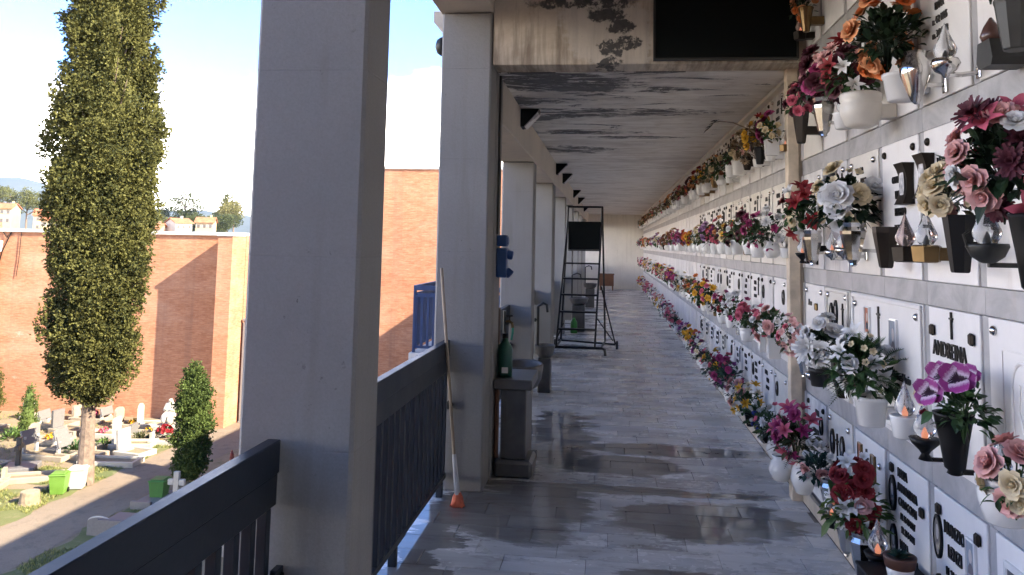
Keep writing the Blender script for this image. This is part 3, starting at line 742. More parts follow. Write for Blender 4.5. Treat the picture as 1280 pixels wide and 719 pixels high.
# row 3: big plaque under the fern bouquet, ANDREINA, carved plaque
p = plq[(3, 1)]
bolts(p, PW+COLP, PH, 'chrome', 0.06)
portrait(p, 0.22, 0.17, 0.075, 0.13, 3, False, M_CERAMIC); cross(p, 0.06, 0.19, 0.15, M_LEAD); portrait(p, -0.14, 0.12, 0.09, 0.17, 2, False, M_CERAMIC)
for k, (s, z) in enumerate((('Anna e Mario', -0.055), ('Zanardi', -0.125), ('n. 3 7 1921', -0.195), ('m. 9 4 1988', -0.245))): inscribe(p, s, z, 0.040 if k < 2 else 0.028, -0.21, 0.75, M_LEAD, 0.25)
p = plq[(3, 0)]
cross(p, 0.0, 0.248, 0.10); inscribe(p, 'ANDREINA', 0.112, 0.060, 0.03, 0.70); inscribe(p, 'INVERNI', 0.012, 0.058, 0.0, 0.70)
sq = MB().cbox(-0.016, -0.018, -0.022, 0, 0.018, 0.022, 0.008).mesh('bolt', M_BRONZE)
for sy in (-1, 1): link('bolt', sq, p, (-0.0065, sy*0.172, 0.205))
p = plq[(3, -1)]; bolts(p, PW, PH, 'chrome')
b = MB(); w = 0.20
for k in range(13):            # carved figure panel with an arch
    a0 = PI*k/13; a1 = PI*(k+1)/13
    b.tube([(0, 0.07*math.cos(a0), 0.08+0.09*math.sin(a0)), (0, 0.07*math.cos(a1), 0.08+0.09*math.sin(a1))], 0.006, 6)
b.tube([(0, 0.07, 0.08), (0, 0.06, -0.20)], 0.006, 6); b.tube([(0, -0.07, 0.08), (0, -0.075, -0.2)], 0.006, 6)
b.tube([(0, 0.02, 0.10), (0, 0.03, 0.02), (0, 0.0, -0.05), (0, 0.02, -0.2)], 0.005, 6); b.tube([(0, -0.02, 0.1), (0, -0.03, 0.0), (0, -0.02, -0.12)], 0.005, 6)
b.box(-0.003, -0.13, 0.195, 0.001, 0.13, 0.20); b.box(-0.003, 0.125, -0.2, 0.001, 0.13, 0.194)
b.obj('carved_relief', M_WHITE_MARBLE, p, (-0.0065, 0, 0.0))
# row 3 further left
p = plq[(3, 3)]; bolts(p, PW, PH, 'chrome'); portrait(p, 0.11, 0.14, 0.06, 0.14, 1); portrait(p, 0.02, 0.16, 0.06, 0.14, 0); cross(p, -0.11, 0.17, 0.13)
p = plq[(3, 4)]; bolts(p, PW, PH, 'chrome'); inscribe(p, 'Rosa', 0.16, 0.04, 0.1, 0.7, M_LEAD, 0.25)
for k in range(3): MB().cbox(-0.014, -0.022, -0.022, 0, 0.022, 0.022, 0.005).obj('brass_ornament', M_BRASSY, p, (-0.0065, -0.06, 0.16-0.09*k))
# row 4
p = plq[(4, 1)]
for sy in (-1, 1): link('bolt', sq, p, (-0.0065, sy*0.17, 0.245-0.09*(sy < 0)))
portrait(p, 0.170, 0.135, 0.080, 0.155, 0); portrait(p, 0.170, -0.075, 0.080, 0.155, 1)
for s, z, h in (('MARIA', 0.225, 0.040), ('ANNUNZIATA', 0.165, 0.037), ('CAROCCIOLI', 0.105, 0.037), ('N. 16 10 1917', 0.050, 0.030), ('M. 28 5 1991', -0.005, 0.030), ('LUISA', -0.075, 0.040), ('CARLI', -0.135, 0.040)):
    inscribe(p, s, z, h, 0.0 if len(s) > 8 else 0.05, 0.66)
p = plq[(4, 0)]
for sy in (-1, 1): link('bolt', sq, p, (-0.0065, sy*0.165-0.0, 0.225))
portrait(p, 0.180, 0.120, 0.075, 0.165, 1); portrait(p, 0.180, -0.100, 0.075, 0.165, 0)
for s, z, h in (('NUNZIO', 0.155, 0.048), ('LENZI', 0.075, 0.048), ('N. 29 2 1906', 0.005, 0.032), ('M. 16 1 1980', -0.06, 0.032), ('FILOMENA', -0.155, 0.040)): inscribe(p, s, z, h, 0.035, 0.66)
portrait(p, -0.105, 0.135, 0.075, 0.14, 2, False, M_CERAMIC); portrait(p, -0.105, -0.05, 0.08, 0.15, 1, False, M_CERAMIC)
p = plq[(4, -1)]; portrait(p, 0.03, 0.05, 0.25, 0.36, 0, False, M_CERAMIC)
p = plq[(4, 2)]; portrait(p, 0.13, 0.16, 0.06, 0.16, 3, False, M_BRASSY); cross(p, 0.03, 0.17, 0.17, M_LEAD); portrait(p, -0.07, 0.15, 0.06, 0.16, 1, False, M_BRASSY)
link('bolt', bolt_chrome, p, (-0.0065, -0.16, 0.2), (0, R(-90), 0))
p = plq[(4, 3)]; bolts(p, PW, PH, 'chrome'); portrait(p, 0.13, 0.13, 0.075, 0.14, 0, True, M_BRONZE); cross(p, 0.04, 0.13, 0.16, M_BRONZE); portrait(p, -0.06, 0.13, 0.075, 0.14, 1, True, M_BRONZE)
for k in range(3): inscribe(p, ['Pietro', 'Alba', '1899 1977'][k], -0.03-0.05*k, 0.032, 0.08, 0.7, M_LEAD, 0.2)
# row 1 and row 0 and the others: short dates and names in small grey letters
p = plq[(1, 0)]
for k, s in enumerate(('EMMA', 'n. 4 2 1925', 'm. 3 8 1978')): inscribe(p, s, 0.06-0.055*k, 0.030, 0.02, 0.7, M_LEAD)
GEN = ['ANNA', 'PAOLO', 'RITA', 'MARIO', 'ELSA', 'GINO', 'CARLA', 'ALDO', 'IRMA', 'GUIDO', 'NELLA', 'DINO', 'ADA', 'UGO', 'SILVIA', 'REMO']
SUR = ['BIANCHI', 'ROSSI', 'CONTI', 'FERRI', 'NERI', 'GALLI', 'LUPI', 'MORI', 'RICCI', 'BONI', 'CORSI', 'VANNI']
prn = random.Random(21)
done = {(2, 1), (2, 0), (3, 1), (3, 0), (3, -1), (3, 3), (3, 4), (4, 1), (4, 0), (4, -1), (4, 2), (4, 3), (1, 0)}
ins_cache = {}
for (r, c), p in plq.items():
    if (r, c) in done: continue
    st = prn.random()
    bolts(p, PW, PH, 'chrome' if prn.random() < 0.5 else 'bronze')
    if st < 0.75:
        i = prn.randrange(8)
        lm = M_LETTER if i % 2 else M_LEAD
        inscribe(p, GEN[i*2], 0.20, 0.036, prn.uniform(-0.05, 0.05), 0.7, lm)
        inscribe(p, SUR[i], 0.145, 0.036, prn.uniform(-0.02, 0.02), 0.66, lm)
        inscribe(p, '1%d 1%d' % (900+i*4, 972+i*3), 0.09, 0.028, 0, 0.7, lm)
    if st > 0.55: portrait(p, prn.choice((-0.13, 0.13)), 0.16, 0.065, 0.11, prn.randrange(4), True, M_BRONZE)
    if st < 0.35: cross(p, -0.15, 0.19, 0.12)

# ================================================================== FLOWERS, VASES, LAMPS
def petal(mb, L, W, base, tilt, az, curl=0.5, tip=0.6, nseg=3, cup=0.25, off=0.0):
    """one petal: starts at the axis, leaves at angle tilt from +Z, curls outward"""
    vs = []; fs = []
    for i in range(nseg+1):
        t = i/nseg; a = tilt + curl*t
        # integrate the curl along the petal
        rr = off; zz = base; m = 8
        for q in range(m):
            aq = tilt + curl*t*(q+0.5)/m
            rr += math.sin(aq)*L*t/m; zz += math.cos(aq)*L*t/m
        w = W*(math.sin(PI*min(1, 0.18+0.64*t)) if tip > 0.3 else math.sin(PI*min(1.0, 0.15+0.85*t))**0.8 + 0.02)
        if i == 0: w *= 0.5
        for sgn in (-1, 0, 1):
            px, py = rr - (cup*w*abs(sgn))*math.cos(a)*0.6, sgn*w
            vs.append((px*math.cos(az)-py*math.sin(az), px*math.sin(az)+py*math.cos(az), zz + cup*w*abs(sgn)*math.sin(a)*0.6))
    for i in range(nseg):
        for k in range(2): a = i*3+k; fs.append((a, a+1, a+4, a+3))
    mb.add(vs, fs, [i/nseg for i in range(nseg+1) for _ in range(3)])
def bl_rose(r):
    b = MB(); b.smooth = True
    b.lathe([(0.10, -0.4), (0.24, -0.05), (0.20, 0.12), (0.06, 0.2)], 7)
    for k, (n, L, W, t, cu) in enumerate(((3, 0.62, 0.24, 0.10, -0.25), (4, 0.72, 0.34, 0.22, 0.05), (5, 0.84, 0.42, 0.40, 0.35), (6, 0.96, 0.48, 0.62, 0.65), (7, 1.06, 0.50, 0.92, 0.75))):
        for j in range(n): petal(b, L*r.uniform(0.9, 1.08), W*r.uniform(0.9, 1.1), -0.45, t*r.uniform(0.85, 1.15), 2*PI*(j+0.37*k)/n + r.uniform(-.15, .15), cu, 0.8, 3, 0.35)
    return b
def bl_lily(r):
    b = MB(); b.smooth = True
    for j in range(6): petal(b, 1.35*r.uniform(0.9, 1.1), 0.30 if j % 2 else 0.22, -0.35, 0.55, 2*PI*j/6 + r.uniform(-.1, .1), 1.15, 0.1, 4, 0.25)
    for j in range(5): petal(b, 0.75, 0.03, -0.3, 0.2, 2*PI*j/5, 0.3, 0.8, 2, 0)
    return b
def bl_mum(r):
    b = MB(); b.smooth = True
    for k, (n, L, t) in enumerate(((7, 0.55, 0.15), (11, 0.8, 0.5), (14, 1.0, 0.9), (14, 1.08, 1.25))):
        for j in range(n): petal(b, L*r.uniform(0.85, 1.1), 0.13, -0.25, t*r.uniform(0.8, 1.15), 2*PI*(j+0.5*k)/n + r.uniform(-.1, .1), 0.5, 0.8, 2, 0.3)
    return b
def bl_carn(r):
    b = MB(); b.smooth = True
    for k, (n, L, t) in enumerate(((5, 0.7, 0.1), (7, 0.85, 0.4), (8, 0.98, 0.8), (8, 1.0, 1.15))):
        for j in range(n): petal(b, L*r.uniform(0.8, 1.1), 0.30*r.uniform(0.8, 1.2), -0.3, t*r.uniform(0.7, 1.2), 2*PI*(j+0.4*k)/n + r.uniform(-.3, .3), r.uniform(0.2, 0.9), 0.8, 2, r.uniform(-0.4, 0.4))
    return b
def bl_pansy(r):
    b = MB(); b.smooth = True
    for j in range(5): petal(b, 1.05*r.uniform(0.88, 1.1), 0.55*r.uniform(0.9, 1.1), -0.08 + 0.03*j, r.uniform(0.95, 1.25), 2*PI*j/5+r.uniform(-.12, .12), r.uniform(0.2, 0.5), 0.8, 6, r.uniform(-0.25, 0.25))
    return b
def bl_tulip(r):
    b = MB(); b.smooth = True
    for k in range(2):
        for j in range(3): petal(b, 1.35, 0.55, -0.7, 0.42-0.1*k, 2*PI*(j+0.5*k)/3, -0.45, 0.4, 4, 0.5)
    return b
def bl_small(r):
    b = MB(); b.smooth = True
    for j in range(5): petal(b, 0.95, 0.42, -0.15, 0.8, 2*PI*j/5 + r.uniform(-.1, .1), 0.5, 0.8, 2, 0.2)
    return b
BLF = {'rose': bl_rose, 'lily': bl_lily, 'mum': bl_mum, 'carnation': bl_carn, 'pansy': bl_pansy, 'tulip': bl_tulip, 'small': bl_small}
bl_geo = {}; bl_me = {}
def blossom_geo(kind, var):
    if (kind, var) not in bl_geo: bl_geo[(kind, var)] = BLF[kind](random.Random(hash_((kind, var))))
    return bl_geo[(kind, var)]
def hash_(t): return sum(ord(ch)*(i+1) for i, ch in enumerate(str(t)))
def blossom_mesh(kind, col, var):
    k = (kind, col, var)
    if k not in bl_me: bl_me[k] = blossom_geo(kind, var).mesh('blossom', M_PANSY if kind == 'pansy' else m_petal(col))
    return bl_me[k]

def leaf(mb, p, d, L, W, r, fold=0.3, droop=0.5):
    """broad pointed leaf from p along d"""
    d = d.normalized(); s = d.cross(Vector((r.gauss(0, .4), r.gauss(0, .4), 1))).normalized(); n = s.cross(d)
    vs = []; fs = []
    for i, (t, w) in enumerate(((0, 0.12), (0.3, 0.85), (0.62, 0.9), (1.0, 0.03))):
        c = p + d*(L*t) - Vector((0, 0, 1))*(droop*L*t*t*0.5)
        vs += [c - s*(W*w) + n*(fold*W*w), c, c + s*(W*w) + n*(fold*W*w)]
    for i in range(3):
        for k in range(2): a = i*3+k; fs.append((a, a+1, a+4, a+3))
    mb.add(vs, fs)
def frond(mb, p, d, L, r, w=0.28, n=11):
    d = d.normalized(); s = d.cross(Vector((r.gauss(0, .3), r.gauss(0, .3), 1))).normalized()
    for i in range(n):
        t = (i+1)/n; c = p + d*(L*t) - Vector((0, 0, 1))*(0.35*L*t*t)
        for sg in (-1, 1):
            e = c + s*(sg*w*L*math.sin(PI*(0.15+0.8*t))) + d*(0.10*L)
            q = (e-c).cross(d).normalized()*0.0; wv = d*(0.028*L)
            mb.add([c-wv, c+wv, e], [(0, 1, 2)])
    mb.tube([p, p+d*L*0.5-Vector((0, 0, 0.09*L)), p+d*L-Vector((0, 0, 0.35*L))], [0.0022, 0.0016, 0.0006], 3)

fol_cache = {}
def foliage_geo(size, kind, n, var, leafy=1.0):
    r = random.Random(var*131+7); mb = MB()
    for i in range(int(n*1.5)):
        u = r.uniform(0, 2*PI); el = r.uniform(-0.55, 1.45)
        d = Vector((math.cos(u)*math.cos(el), math.sin(u)*math.cos(el), math.sin(el)))
        p = Vector((0, 0, -size*0.35)) + d*(size*r.uniform(0.25, 0.85))
        L = size*r.uniform(0.20, 0.42)
        if kind == 'fern' and i % 3 == 0: frond(mb, p, d + Vector((0, 0, 0.2)), L*1.9, r)
        elif kind == 'needle': 
            for q in range(3): leaf(mb, p, d+Vector((r.gauss(0, .5), r.gauss(0, .5), r.gauss(0, .5))), L*1.1, L*0.06, r, 0.1, 0.2)
        else: leaf(mb, p, d + Vector((r.gauss(0, .4), r.gauss(0, .4), r.gauss(0, .4))), L, L*r.uniform(0.22, 0.36)*leafy, r, 0.25, r.uniform(0, 1.0))
    for i in range(max(4, n//8)):
        u = r.uniform(0, 2*PI); el = r.uniform(0.2, 1.4)
        d = Vector((math.cos(u)*math.cos(el), math.sin(u)*math.cos(el), math.sin(el)))
        mb.tube([(0, 0, -size*1.15), Vector((0, 0, -size*0.4))+d*size*0.2, d*size*0.8+Vector((0, 0, -size*0.2))], 0.0025, 3, False)
    return mb
def dome_points(n, size, r, out=(-0.55, -0.15, 0.35), asp=(0.85, 1.0, 1.1)):
    """spread n points over the outside of a bouquet, favouring the open side"""
    o = Vector(out).normalized(); pts = []
    tries = 0
    while len(pts) < n and tries < 4000:
        tries += 1
        d = Vector((r.gauss(0, 1), r.gauss(0, 1), r.gauss(0, 1)))
        if d.length < 1e-3: continue
        d.normalize()
        if d.dot(o) < r.uniform(-0.75, 0.2): continue
        md = 1.65/math.sqrt(n)
        if tries < 3000 and any((d-q).length < md for q in pts): continue
        pts.append(d)
    return [(Vector((d.x*asp[0], d.y*asp[1], d.z*asp[2]))*size*r.uniform(0.72, 1.0), d) for d in pts]
def orient(d, r, towards=(-0.5, -0.45, 0.25), k=0.75):
    v = (d + Vector(towards)*k + Vector((r.gauss(0, .18), r.gauss(0, .18), r.gauss(0, .18)))).normalized()
    return v.to_track_quat('Z', 'Y').to_euler()
bq_var = [0]
def bouquet(label, Y, z, size, flowers, leaves=('mid', 'broad', 60), X=1.135, parts=True, group=None, asp=(0.85, 1.0, 1.1), out=(-0.55, -0.25, 0.35), leafy=1.0, scale_leaf=1.0):
    """flowers: list of (type, colour, radius, count); the thing sits with its stems in a vase"""
    bq_var[0] += 1; var = bq_var[0]; r = random.Random(var*17+3)
    t = thing('bouquet', label, 'bouquet', (X, Y, z), group)
    lk, ltype, ln = leaves
    foliage_geo(size*0.95*scale_leaf, ltype, int(ln*(1.7 if group is None else 1.0)), var, leafy).obj('foliage', m_leaf(lk), t)
    if group is None: flowers = [(k_, c_, r_*0.92, max(n_, int(round(n_*1.55)))) for k_, c_, r_, n_ in flowers]
    tot = sum(f[3] for f in flowers); pts = dome_points(tot, size, r, out, asp)
    order = list(range(len(pts))); r.shuffle(order)
    i = 0; lst = []
    for kind, col, rad, n in flowers:
        for q in range(n):
            if i >= len(order): break
            p, d = pts[order[i]]; i += 1
            lst.append((kind, col, rad*r.uniform(0.85, 1.12), p, orient(d, r)))
    if parts:
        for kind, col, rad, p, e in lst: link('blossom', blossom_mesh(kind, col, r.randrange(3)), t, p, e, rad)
    else:
        mb = MB(); cols = []
        for kind, col, rad, p, e in lst:
            if col not in cols: cols.append(col)
            g = blossom_geo(kind, r.randrange(3)); m = Matrix.Translation(p) @ e.to_matrix().to_4x4() @ Matrix.Scale(rad, 4)
            mb.cur = cols.index(col); mb.smooth = True; mb.add([m @ Vector(v) for v in g.v], g.f, [g.att.get(q, 0.5) for q in range(len(g.v))])
        stuff(mb.obj('blossom_cluster', [m_petal(k) for k in cols], t))
    return t

def ring_pot(prof, m, n=18, smooth=True, rot=0.0):
    b = MB(); b.smooth = smooth; b.lathe(prof, n, rot=rot); return b
VASES = {   # name, material, profile(unit: radius r, height h from 0..1), facets, smooth
    'white_pot': (M_CERAMIC, [(0.62, 0), (0.74, 0.04), (0.97, 0.45), (1.0, 0.70), (0.95, 0.76), (1.04, 0.80), (1.06, 0.97), (1.0, 1.0), (0.9, 0.97), (0.85, 0.7)], 20, True),
    'plain_white_pot': (M_CERAMIC, [(0.72, 0), (0.80, 0.03), (0.98, 0.85), (1.06, 0.88), (1.06, 1.0), (0.92, 1.0), (0.88, 0.7)], 20, True),
    'stone_pot': (M_CREAMPOT, [(0.55, 0), (0.80, 0.08), (0.98, 0.40), (1.0, 0.66), (0.93, 0.72), (1.0, 0.78), (1.0, 0.94), (0.9, 1.0), (0.84, 0.8)], 20, True),
    'square_pot': (M_CERAMIC, [(1.1, 0), (1.15, 0.05), (1.25, 0.9), (1.35, 0.92), (1.35, 1.0), (1.2, 1.0), (1.15, 0.7)], 4, False),
    'black_vase': (M_BLACK, [(0.50, 0), (0.56, 0.03), (0.95, 0.92), (1.0, 1.0), (0.85, 1.0), (0.8, 0.8)], 6, False),
    'bronze_vase': (M_BRONZE, [(0.45, 0), (0.55, 0.04), (1.0, 0.85), (1.02, 1.0), (0.88, 1.0), (0.8, 0.8)], 6, False),
    'fluted_vase': (M_BLACK, [(0.25, -0.08), (0.42, -0.05), (0.35, 0.0), (0.52, 0.05), (0.72, 0.5), (0.98, 0.95), (1.04, 1.0), (0.9, 0.99), (0.8, 0.8)], 14, True),
    'silver_vase': (M_CHROME, [(0.12, -0.06), (0.30, -0.02), (0.28, 0.02), (0.50, 0.10), (0.95, 0.72), (0.98, 0.80), (0.80, 0.90), (0.96, 1.0), (0.85, 0.98), (0.7, 0.85)], 8, False),
    'chrome_vase': (M_CHROME, [(0.10, -0.06), (0.32, 0.0), (0.55, 0.18), (0.95, 0.52), (1.0, 0.66), (0.82, 0.82), (0.62, 0.90), (0.72, 1.0), (0.6, 0.99)], 18, True),
    'brass_vase': (M_BRASSY, [(0.35, 0), (0.45, 0.03), (0.85, 0.85), (1.0, 0.97), (1.0, 1.0), (0.85, 1.0), (0.7, 0.8)], 10, False),
    'grey_vase': (M_GREYBRONZE, [(0.60, 0), (0.66, 0.03), (0.85, 0.5), (0.98, 0.9), (1.05, 1.0), (0.9, 1.0), (0.8, 0.8)], 9, False),
    'round_vase': (M_CERAMIC, [(0.5, 0), (0.62, 0.03), (0.98, 0.35), (1.0, 0.5), (0.78, 0.78), (0.62, 0.88), (0.75, 1.0), (0.62, 1.0), (0.55, 0.85)], 20, True),
    'glass_vase': (M_GLASS, [(0.6, 0), (0.65, 0.02), (0.7, 0.4), (0.95, 1.0), (0.85, 1.0), (0.6, 0.4), (0.5, 0.06)], 12, False),
    'dark_pot': (mat('charcoal_plastic', (0.014, 0.013, 0.012), 0.55), [(0.75, 0), (0.78, 0.03), (0.95, 0.75), (1.05, 0.78), (1.08, 1.0), (0.95, 1.0), (0.9, 0.8)], 16, True),
}
vase_me = {}
def vase(label, kind, Y, z, r, h, X=1.135, group=None, bracket=True, sub=True):
    m, prof, n, sm = VASES[kind]
    k = (kind, round(r, 3), round(h, 3))
    if k not in vase_me:
        b = MB(); b.smooth = sm; b.lathe([(q*r, w*h) for q, w in prof], n, rot=PI/n, cap=True); vase_me[k] = b.mesh('vase_body', m)
    t = thing('flower_vase', label, 'vase', (X, Y, z), group)
    link('vase_body', vase_me[k], t)
    if sub: 
        d = MB(); d.lathe([(0.82*r*prof[-2][0], 0), (0.80*r*prof[-2][0], 0.001)], 12); d.obj('soil', mat('potting_soil', (0.03, 0.022, 0.015), 0.9), t, (0, 0, h*0.93))
    if bracket:
        x1 = WALLX-0.0085-X
        if kind in ('fluted_vase', 'silver_vase', 'chrome_vase'):
            b = MB(); zz = 0.0 if kind == 'fluted_vase' else 0.35*h
            b.cbox(r*0.2, -0.008, zz-0.012, x1-0.013, 0.008, zz+0.004, 0.002); b.cbox(x1-0.012, -0.017, zz-0.035, x1, 0.017, zz+0.035, 0.003)
            b.obj('bracket', m, t)
        elif kind in ('black_vase', 'bronze_vase', 'brass_vase', 'grey_vase', 'dark_pot'):
            b = MB(); b.cbox(r*0.45, -0.02, 0.28*h, x1, 0.02, 0.28*h+0.05, 0.003); b.obj('bracket', m, t)
        else:
            b = MB(); b.cbox(r*0.7, -r*0.45, 0.25*h, x1, r*0.45, 0.65*h, 0.004); b.obj('bracket', m, t)
    return t
glass_me = {}
def flame(mb, s, z, n=10):
    mb.smooth = True
    mb.lathe([(0.001*s, z), (0.022*s, z+0.004*s), (0.034*s, z+0.022*s), (0.037*s, z+0.036*s), (0.026*s, z+0.062*s), (0.014*s, z+0.090*s), (0.005*s, z+0.115*s), (0.0005, z+0.128*s)], n, cap=False)
def lamp(label, kind, Y, z, s=1.0, X=1.15, lit=True, group='votive lamps on the niche wall'):
    t = thing('votive_lamp', label, 'lamp', (X, Y, z), group)
    x1 = WALLX-0.0085-X; zb = 0.05*s
    base = MB(); gm = M_GLASS
    if kind == 'box_dark' or kind == 'box_brass':
        m = M_BRONZE if kind == 'box_dark' else M_BRASSY
        base.lathe([(0.034*s, 0), (0.045*s, 0.004), (0.050*s, 0.055*s), (0.042*s, 0.060*s)], 6); base.cbox(0.02, -0.03*s, 0.008*s, x1, 0.03*s, 0.052*s, 0.003); zb = 0.058*s
        if kind == 'box_dark': gm = M_PINKGLASS
    elif kind == 'bracket':
        m = M_BLACK; base.smooth = True
        base.lathe([(0.010*s, 0), (0.022*s, 0.004), (0.012*s, 0.022*s), (0.020*s, 0.034*s), (0.042*s, 0.055*s), (0.050*s, 0.072*s), (0.036*s, 0.074*s)], 14)
        base.smooth = False; base.cbox(0.0, -0.007, -0.002, x1-0.011, 0.007, 0.012, 0.002); base.cbox(x1-0.01, -0.016, -0.008, x1, 0.016, 0.05*s, 0.002); zb = 0.072*s
    elif kind == 'bowl':
        m = M_GREYBRONZE; base.smooth = True
        base.lathe([(0.012*s, 0), (0.020*s, 0.004), (0.040*s, 0.018*s), (0.052*s, 0.044*s), (0.050*s, 0.052*s), (0.036*s, 0.05*s)], 16)
        base.smooth = False; base.cbox(0.0, -0.008, -0.012, x1-0.011, 0.008, 0.003, 0.002); base.cbox(x1-0.01, -0.018, -0.015, x1, 0.018, 0.045, 0.002); zb = 0.048*s
        base.tube([(-0.05*s, 0, 0.04*s), (-0.06*s, 0, 0.075*s), (-0.045*s, 0, 0.085*s)], 0.004, 6)
    elif kind == 'chrome':
        m = M_CHROME; base.smooth = True
        base.lathe([(0.008*s, -0.012*s), (0.014*s, 0), (0.034*s, 0.012*s), (0.046*s, 0.035*s), (0.040*s, 0.050*s), (0.03*s, 0.05*s)], 16)
        base.smooth = False; base.tube([(0.01, 0, 0.0), (0.05, 0, -0.002), (x1-0.006, 0, 0.006)], 0.009, 8); base.cbox(x1-0.009, -0.015, -0.015, x1, 0.015, 0.03, 0.003); zb = 0.046*s
    elif kind == 'white_cup':
        m = M_CERAMIC; base.smooth = True
        base.lathe([(0.036*s, 0), (0.042*s, 0.004), (0.052*s, 0.072*s), (0.055*s, 0.080*s), (0.046*s, 0.08*s)], 18); base.smooth = False; base.cbox(0.03*s, -0.03*s, 0.02*s, x1, 0.03*s, 0.06*s, 0.003); zb = 0.079*s
    elif kind == 'dark_drop':                    # big faceted grey lamp with a drop-shaped shade
        m = M_GREYBRONZE
        base.prism([(-0.075*s, 0.03*s), (-0.06*s, 0.0), (0.055*s, 0.0), (0.075*s, 0.03*s), (0.06*s, 0.115*s), (-0.05*s, 0.115*s)], 0, -0.055*s, x1); zb = 0.114*s
    base.obj('lamp_base', m, t)
    g = MB()
    if kind == 'dark_drop':
        g.smooth = True; g.lathe([(0.035*s, zb), (0.045*s, zb+0.03*s), (0.03*s, zb+0.07*s), (0.004, zb+0.11*s)], 12); g.obj('lamp_shade', mat('smoked_shade', (0.10, 0.05, 0.04), 0.25), t, (-0.01, 0.02*s, 0))
        return t
    flame(g, s, zb); g.obj('glass_flame', gm, t)
    b = MB(); b.smooth = True; b.lathe([(0.001, zb+0.006*s), (0.007*s, zb+0.010*s), (0.008*s, zb+0.020*s), (0.003*s, zb+0.032*s), (0.0005, zb+0.036*s)], 8, cap=False)
    b.obj('bulb', M_BULB if lit else M_CERAMIC, t)
    return t

# ------------------------------------------------------------------ near bay, top row above the first band
vase('narrow brass vase of orange roses high beside the cream post', 'brass_vase', 4.87, 2.90, 0.045, 0.15, 1.16)
bouquet('small peach rose bunch high up beside the cream post', 4.95, 3.10, 0.10, [('rose', 'peach', 0.036, 6), ('rose', 'orange', 0.03, 2)], ('dark', 'broad', 26), 1.16)
lamp('small dark lamp high beside the cream post', 'box_dark', 5.10, 2.91, 0.9, 1.18)
# row 1
vase('bronze vase of pink roses right next to the cream post, top row', 'bronze_vase', 4.93, 2.235, 0.048, 0.19)
bouquet('small pink and burgundy rose bunch next to the cream post, upper row', 4.97, 2.50, 0.115, [('rose', 'pink', 0.040, 6), ('rose', 'burgundy', 0.036, 5)], ('mid', 'broad', 45))
vase('faceted silver vase under the burgundy roses, upper row', 'silver_vase', 4.42, 2.215, 0.058, 0.20)
bouquet('large burgundy rose bouquet with pink sprays, upper row', 4.47, 2.54, 0.150, [('rose', 'burgundy', 0.062, 7), ('rose', 'magenta', 0.05, 4), ('small', 'pale pink', 0.030, 8)], ('dark', 'broad', 60))
lamp('round white lamp with an orange tip, between silver vase and stone pot', 'white_cup', 4.10, 2.20, 1.0)
vase('big round cream stone pot below the orange roses', 'stone_pot', 3.73, 2.155, 0.090, 0.155, 1.12)
bouquet('red and white lily bouquet with dark red roses above the stone pot', 3.92, 2.46, 0.150, [('lily', 'red', 0.058, 5), ('lily', 'white', 0.052, 3), ('rose', 'burgundy', 0.05, 5), ('mum', 'pale pink', 0.045, 2)], ('mid', 'broad', 80), 1.12)
vase('polished chrome vase holding the long stemmed orange roses', 'chrome_vase', 3.16, 2.170, 0.056, 0.19, 1.15)
bouquet('tall bouquet of orange roses with black-green leaves, upper row', 3.38, 2.50, 0.180, [('rose', 'peach', 0.052, 9), ('rose', 'orange', 0.044, 5)], ('dark', 'broad', 120), 1.12, asp=(0.85, 1.15, 1.2), out=(-0.3, 0.45, 0.2))
vase('plain white pot half hidden behind the orange roses', 'plain_white_pot', 3.35, 2.205, 0.075, 0.11, 1.17)
lamp('silver lamp with a tall clear glass flame, upper row', 'chrome', 2.885, 2.215, 1.05, 1.15, False)
lamp('large grey faceted lamp with a dark drop shaped shade, upper right', 'dark_drop', 2.60, 2.175, 0.72, 1.19)
vase('large dark grey open vase at the upper right edge', 'grey_vase', 2.42, 2.185, 0.055, 0.15, 1.16)
bouquet('white and magenta flower bunch cut by the top right corner', 2.50, 2.46, 0.105, [('mum', 'white', 0.05, 5), ('rose', 'magenta', 0.045, 4), ('rose', 'pale pink', 0.04, 3)], ('dark', 'broad', 40), 1.13)
# row 2
lamp('small clear lamp on a black foot, touching the cream post', 'bracket', 5.10, 1.520, 0.85, 1.17)
vase('slim black vase under the red lily bunch', 'black_vase', 4.86, 1.525, 0.045, 0.19, 1.16)
vase('faceted silver vase next to the slim black one, second row', 'silver_vase', 4.68, 1.525, 0.054, 0.185, 1.13)
bouquet('red lily bunch with white buds and green leaves, second row', 4.86, 1.84, 0.150, [('lily', 'red', 0.064, 5), ('lily', 'white', 0.05, 2), ('rose', 'cream', 0.04, 2)], ('mid', 'broad', 90), 1.12)
lamp('small silver lamp, left one of two beside the white rose bouquet', 'chrome', 4.36, 1.560, 0.85, 1.15)
lamp('small silver lamp, right one of two beside the white rose bouquet', 'chrome', 4.15, 1.570, 0.9, 1.15)
vase('ornate silver vase below the white rose bouquet, second row', 'silver_vase', 3.89, 1.540, 0.058, 0.19, 1.12)
vase('dark bronze hexagonal vase, empty, right of the ornate silver one', 'bronze_vase', 3.60, 1.530, 0.052, 0.175, 1.17)
bouquet('full bouquet of white roses in dark green leaves, second row', 3.99, 1.86, 0.175, [('rose', 'white', 0.072, 5), ('rose', 'cream', 0.055, 4), ('small', 'cream', 0.028, 7)], ('dark', 'broad', 150), 1.11)
lamp('glass flame lamp on a dark bronze box, left of the matching pair', 'box_dark', 3.31, 1.560, 1.05, 1.15, False)
lamp('glass flame lamp on a golden brown box, right of the matching pair', 'box_brass', 3.10, 1.562, 1.08, 1.15, False)
vase('tall black tapered vase of cream roses, second row', 'black_vase', 2.82, 1.535, 0.052, 0.19, 1.15)
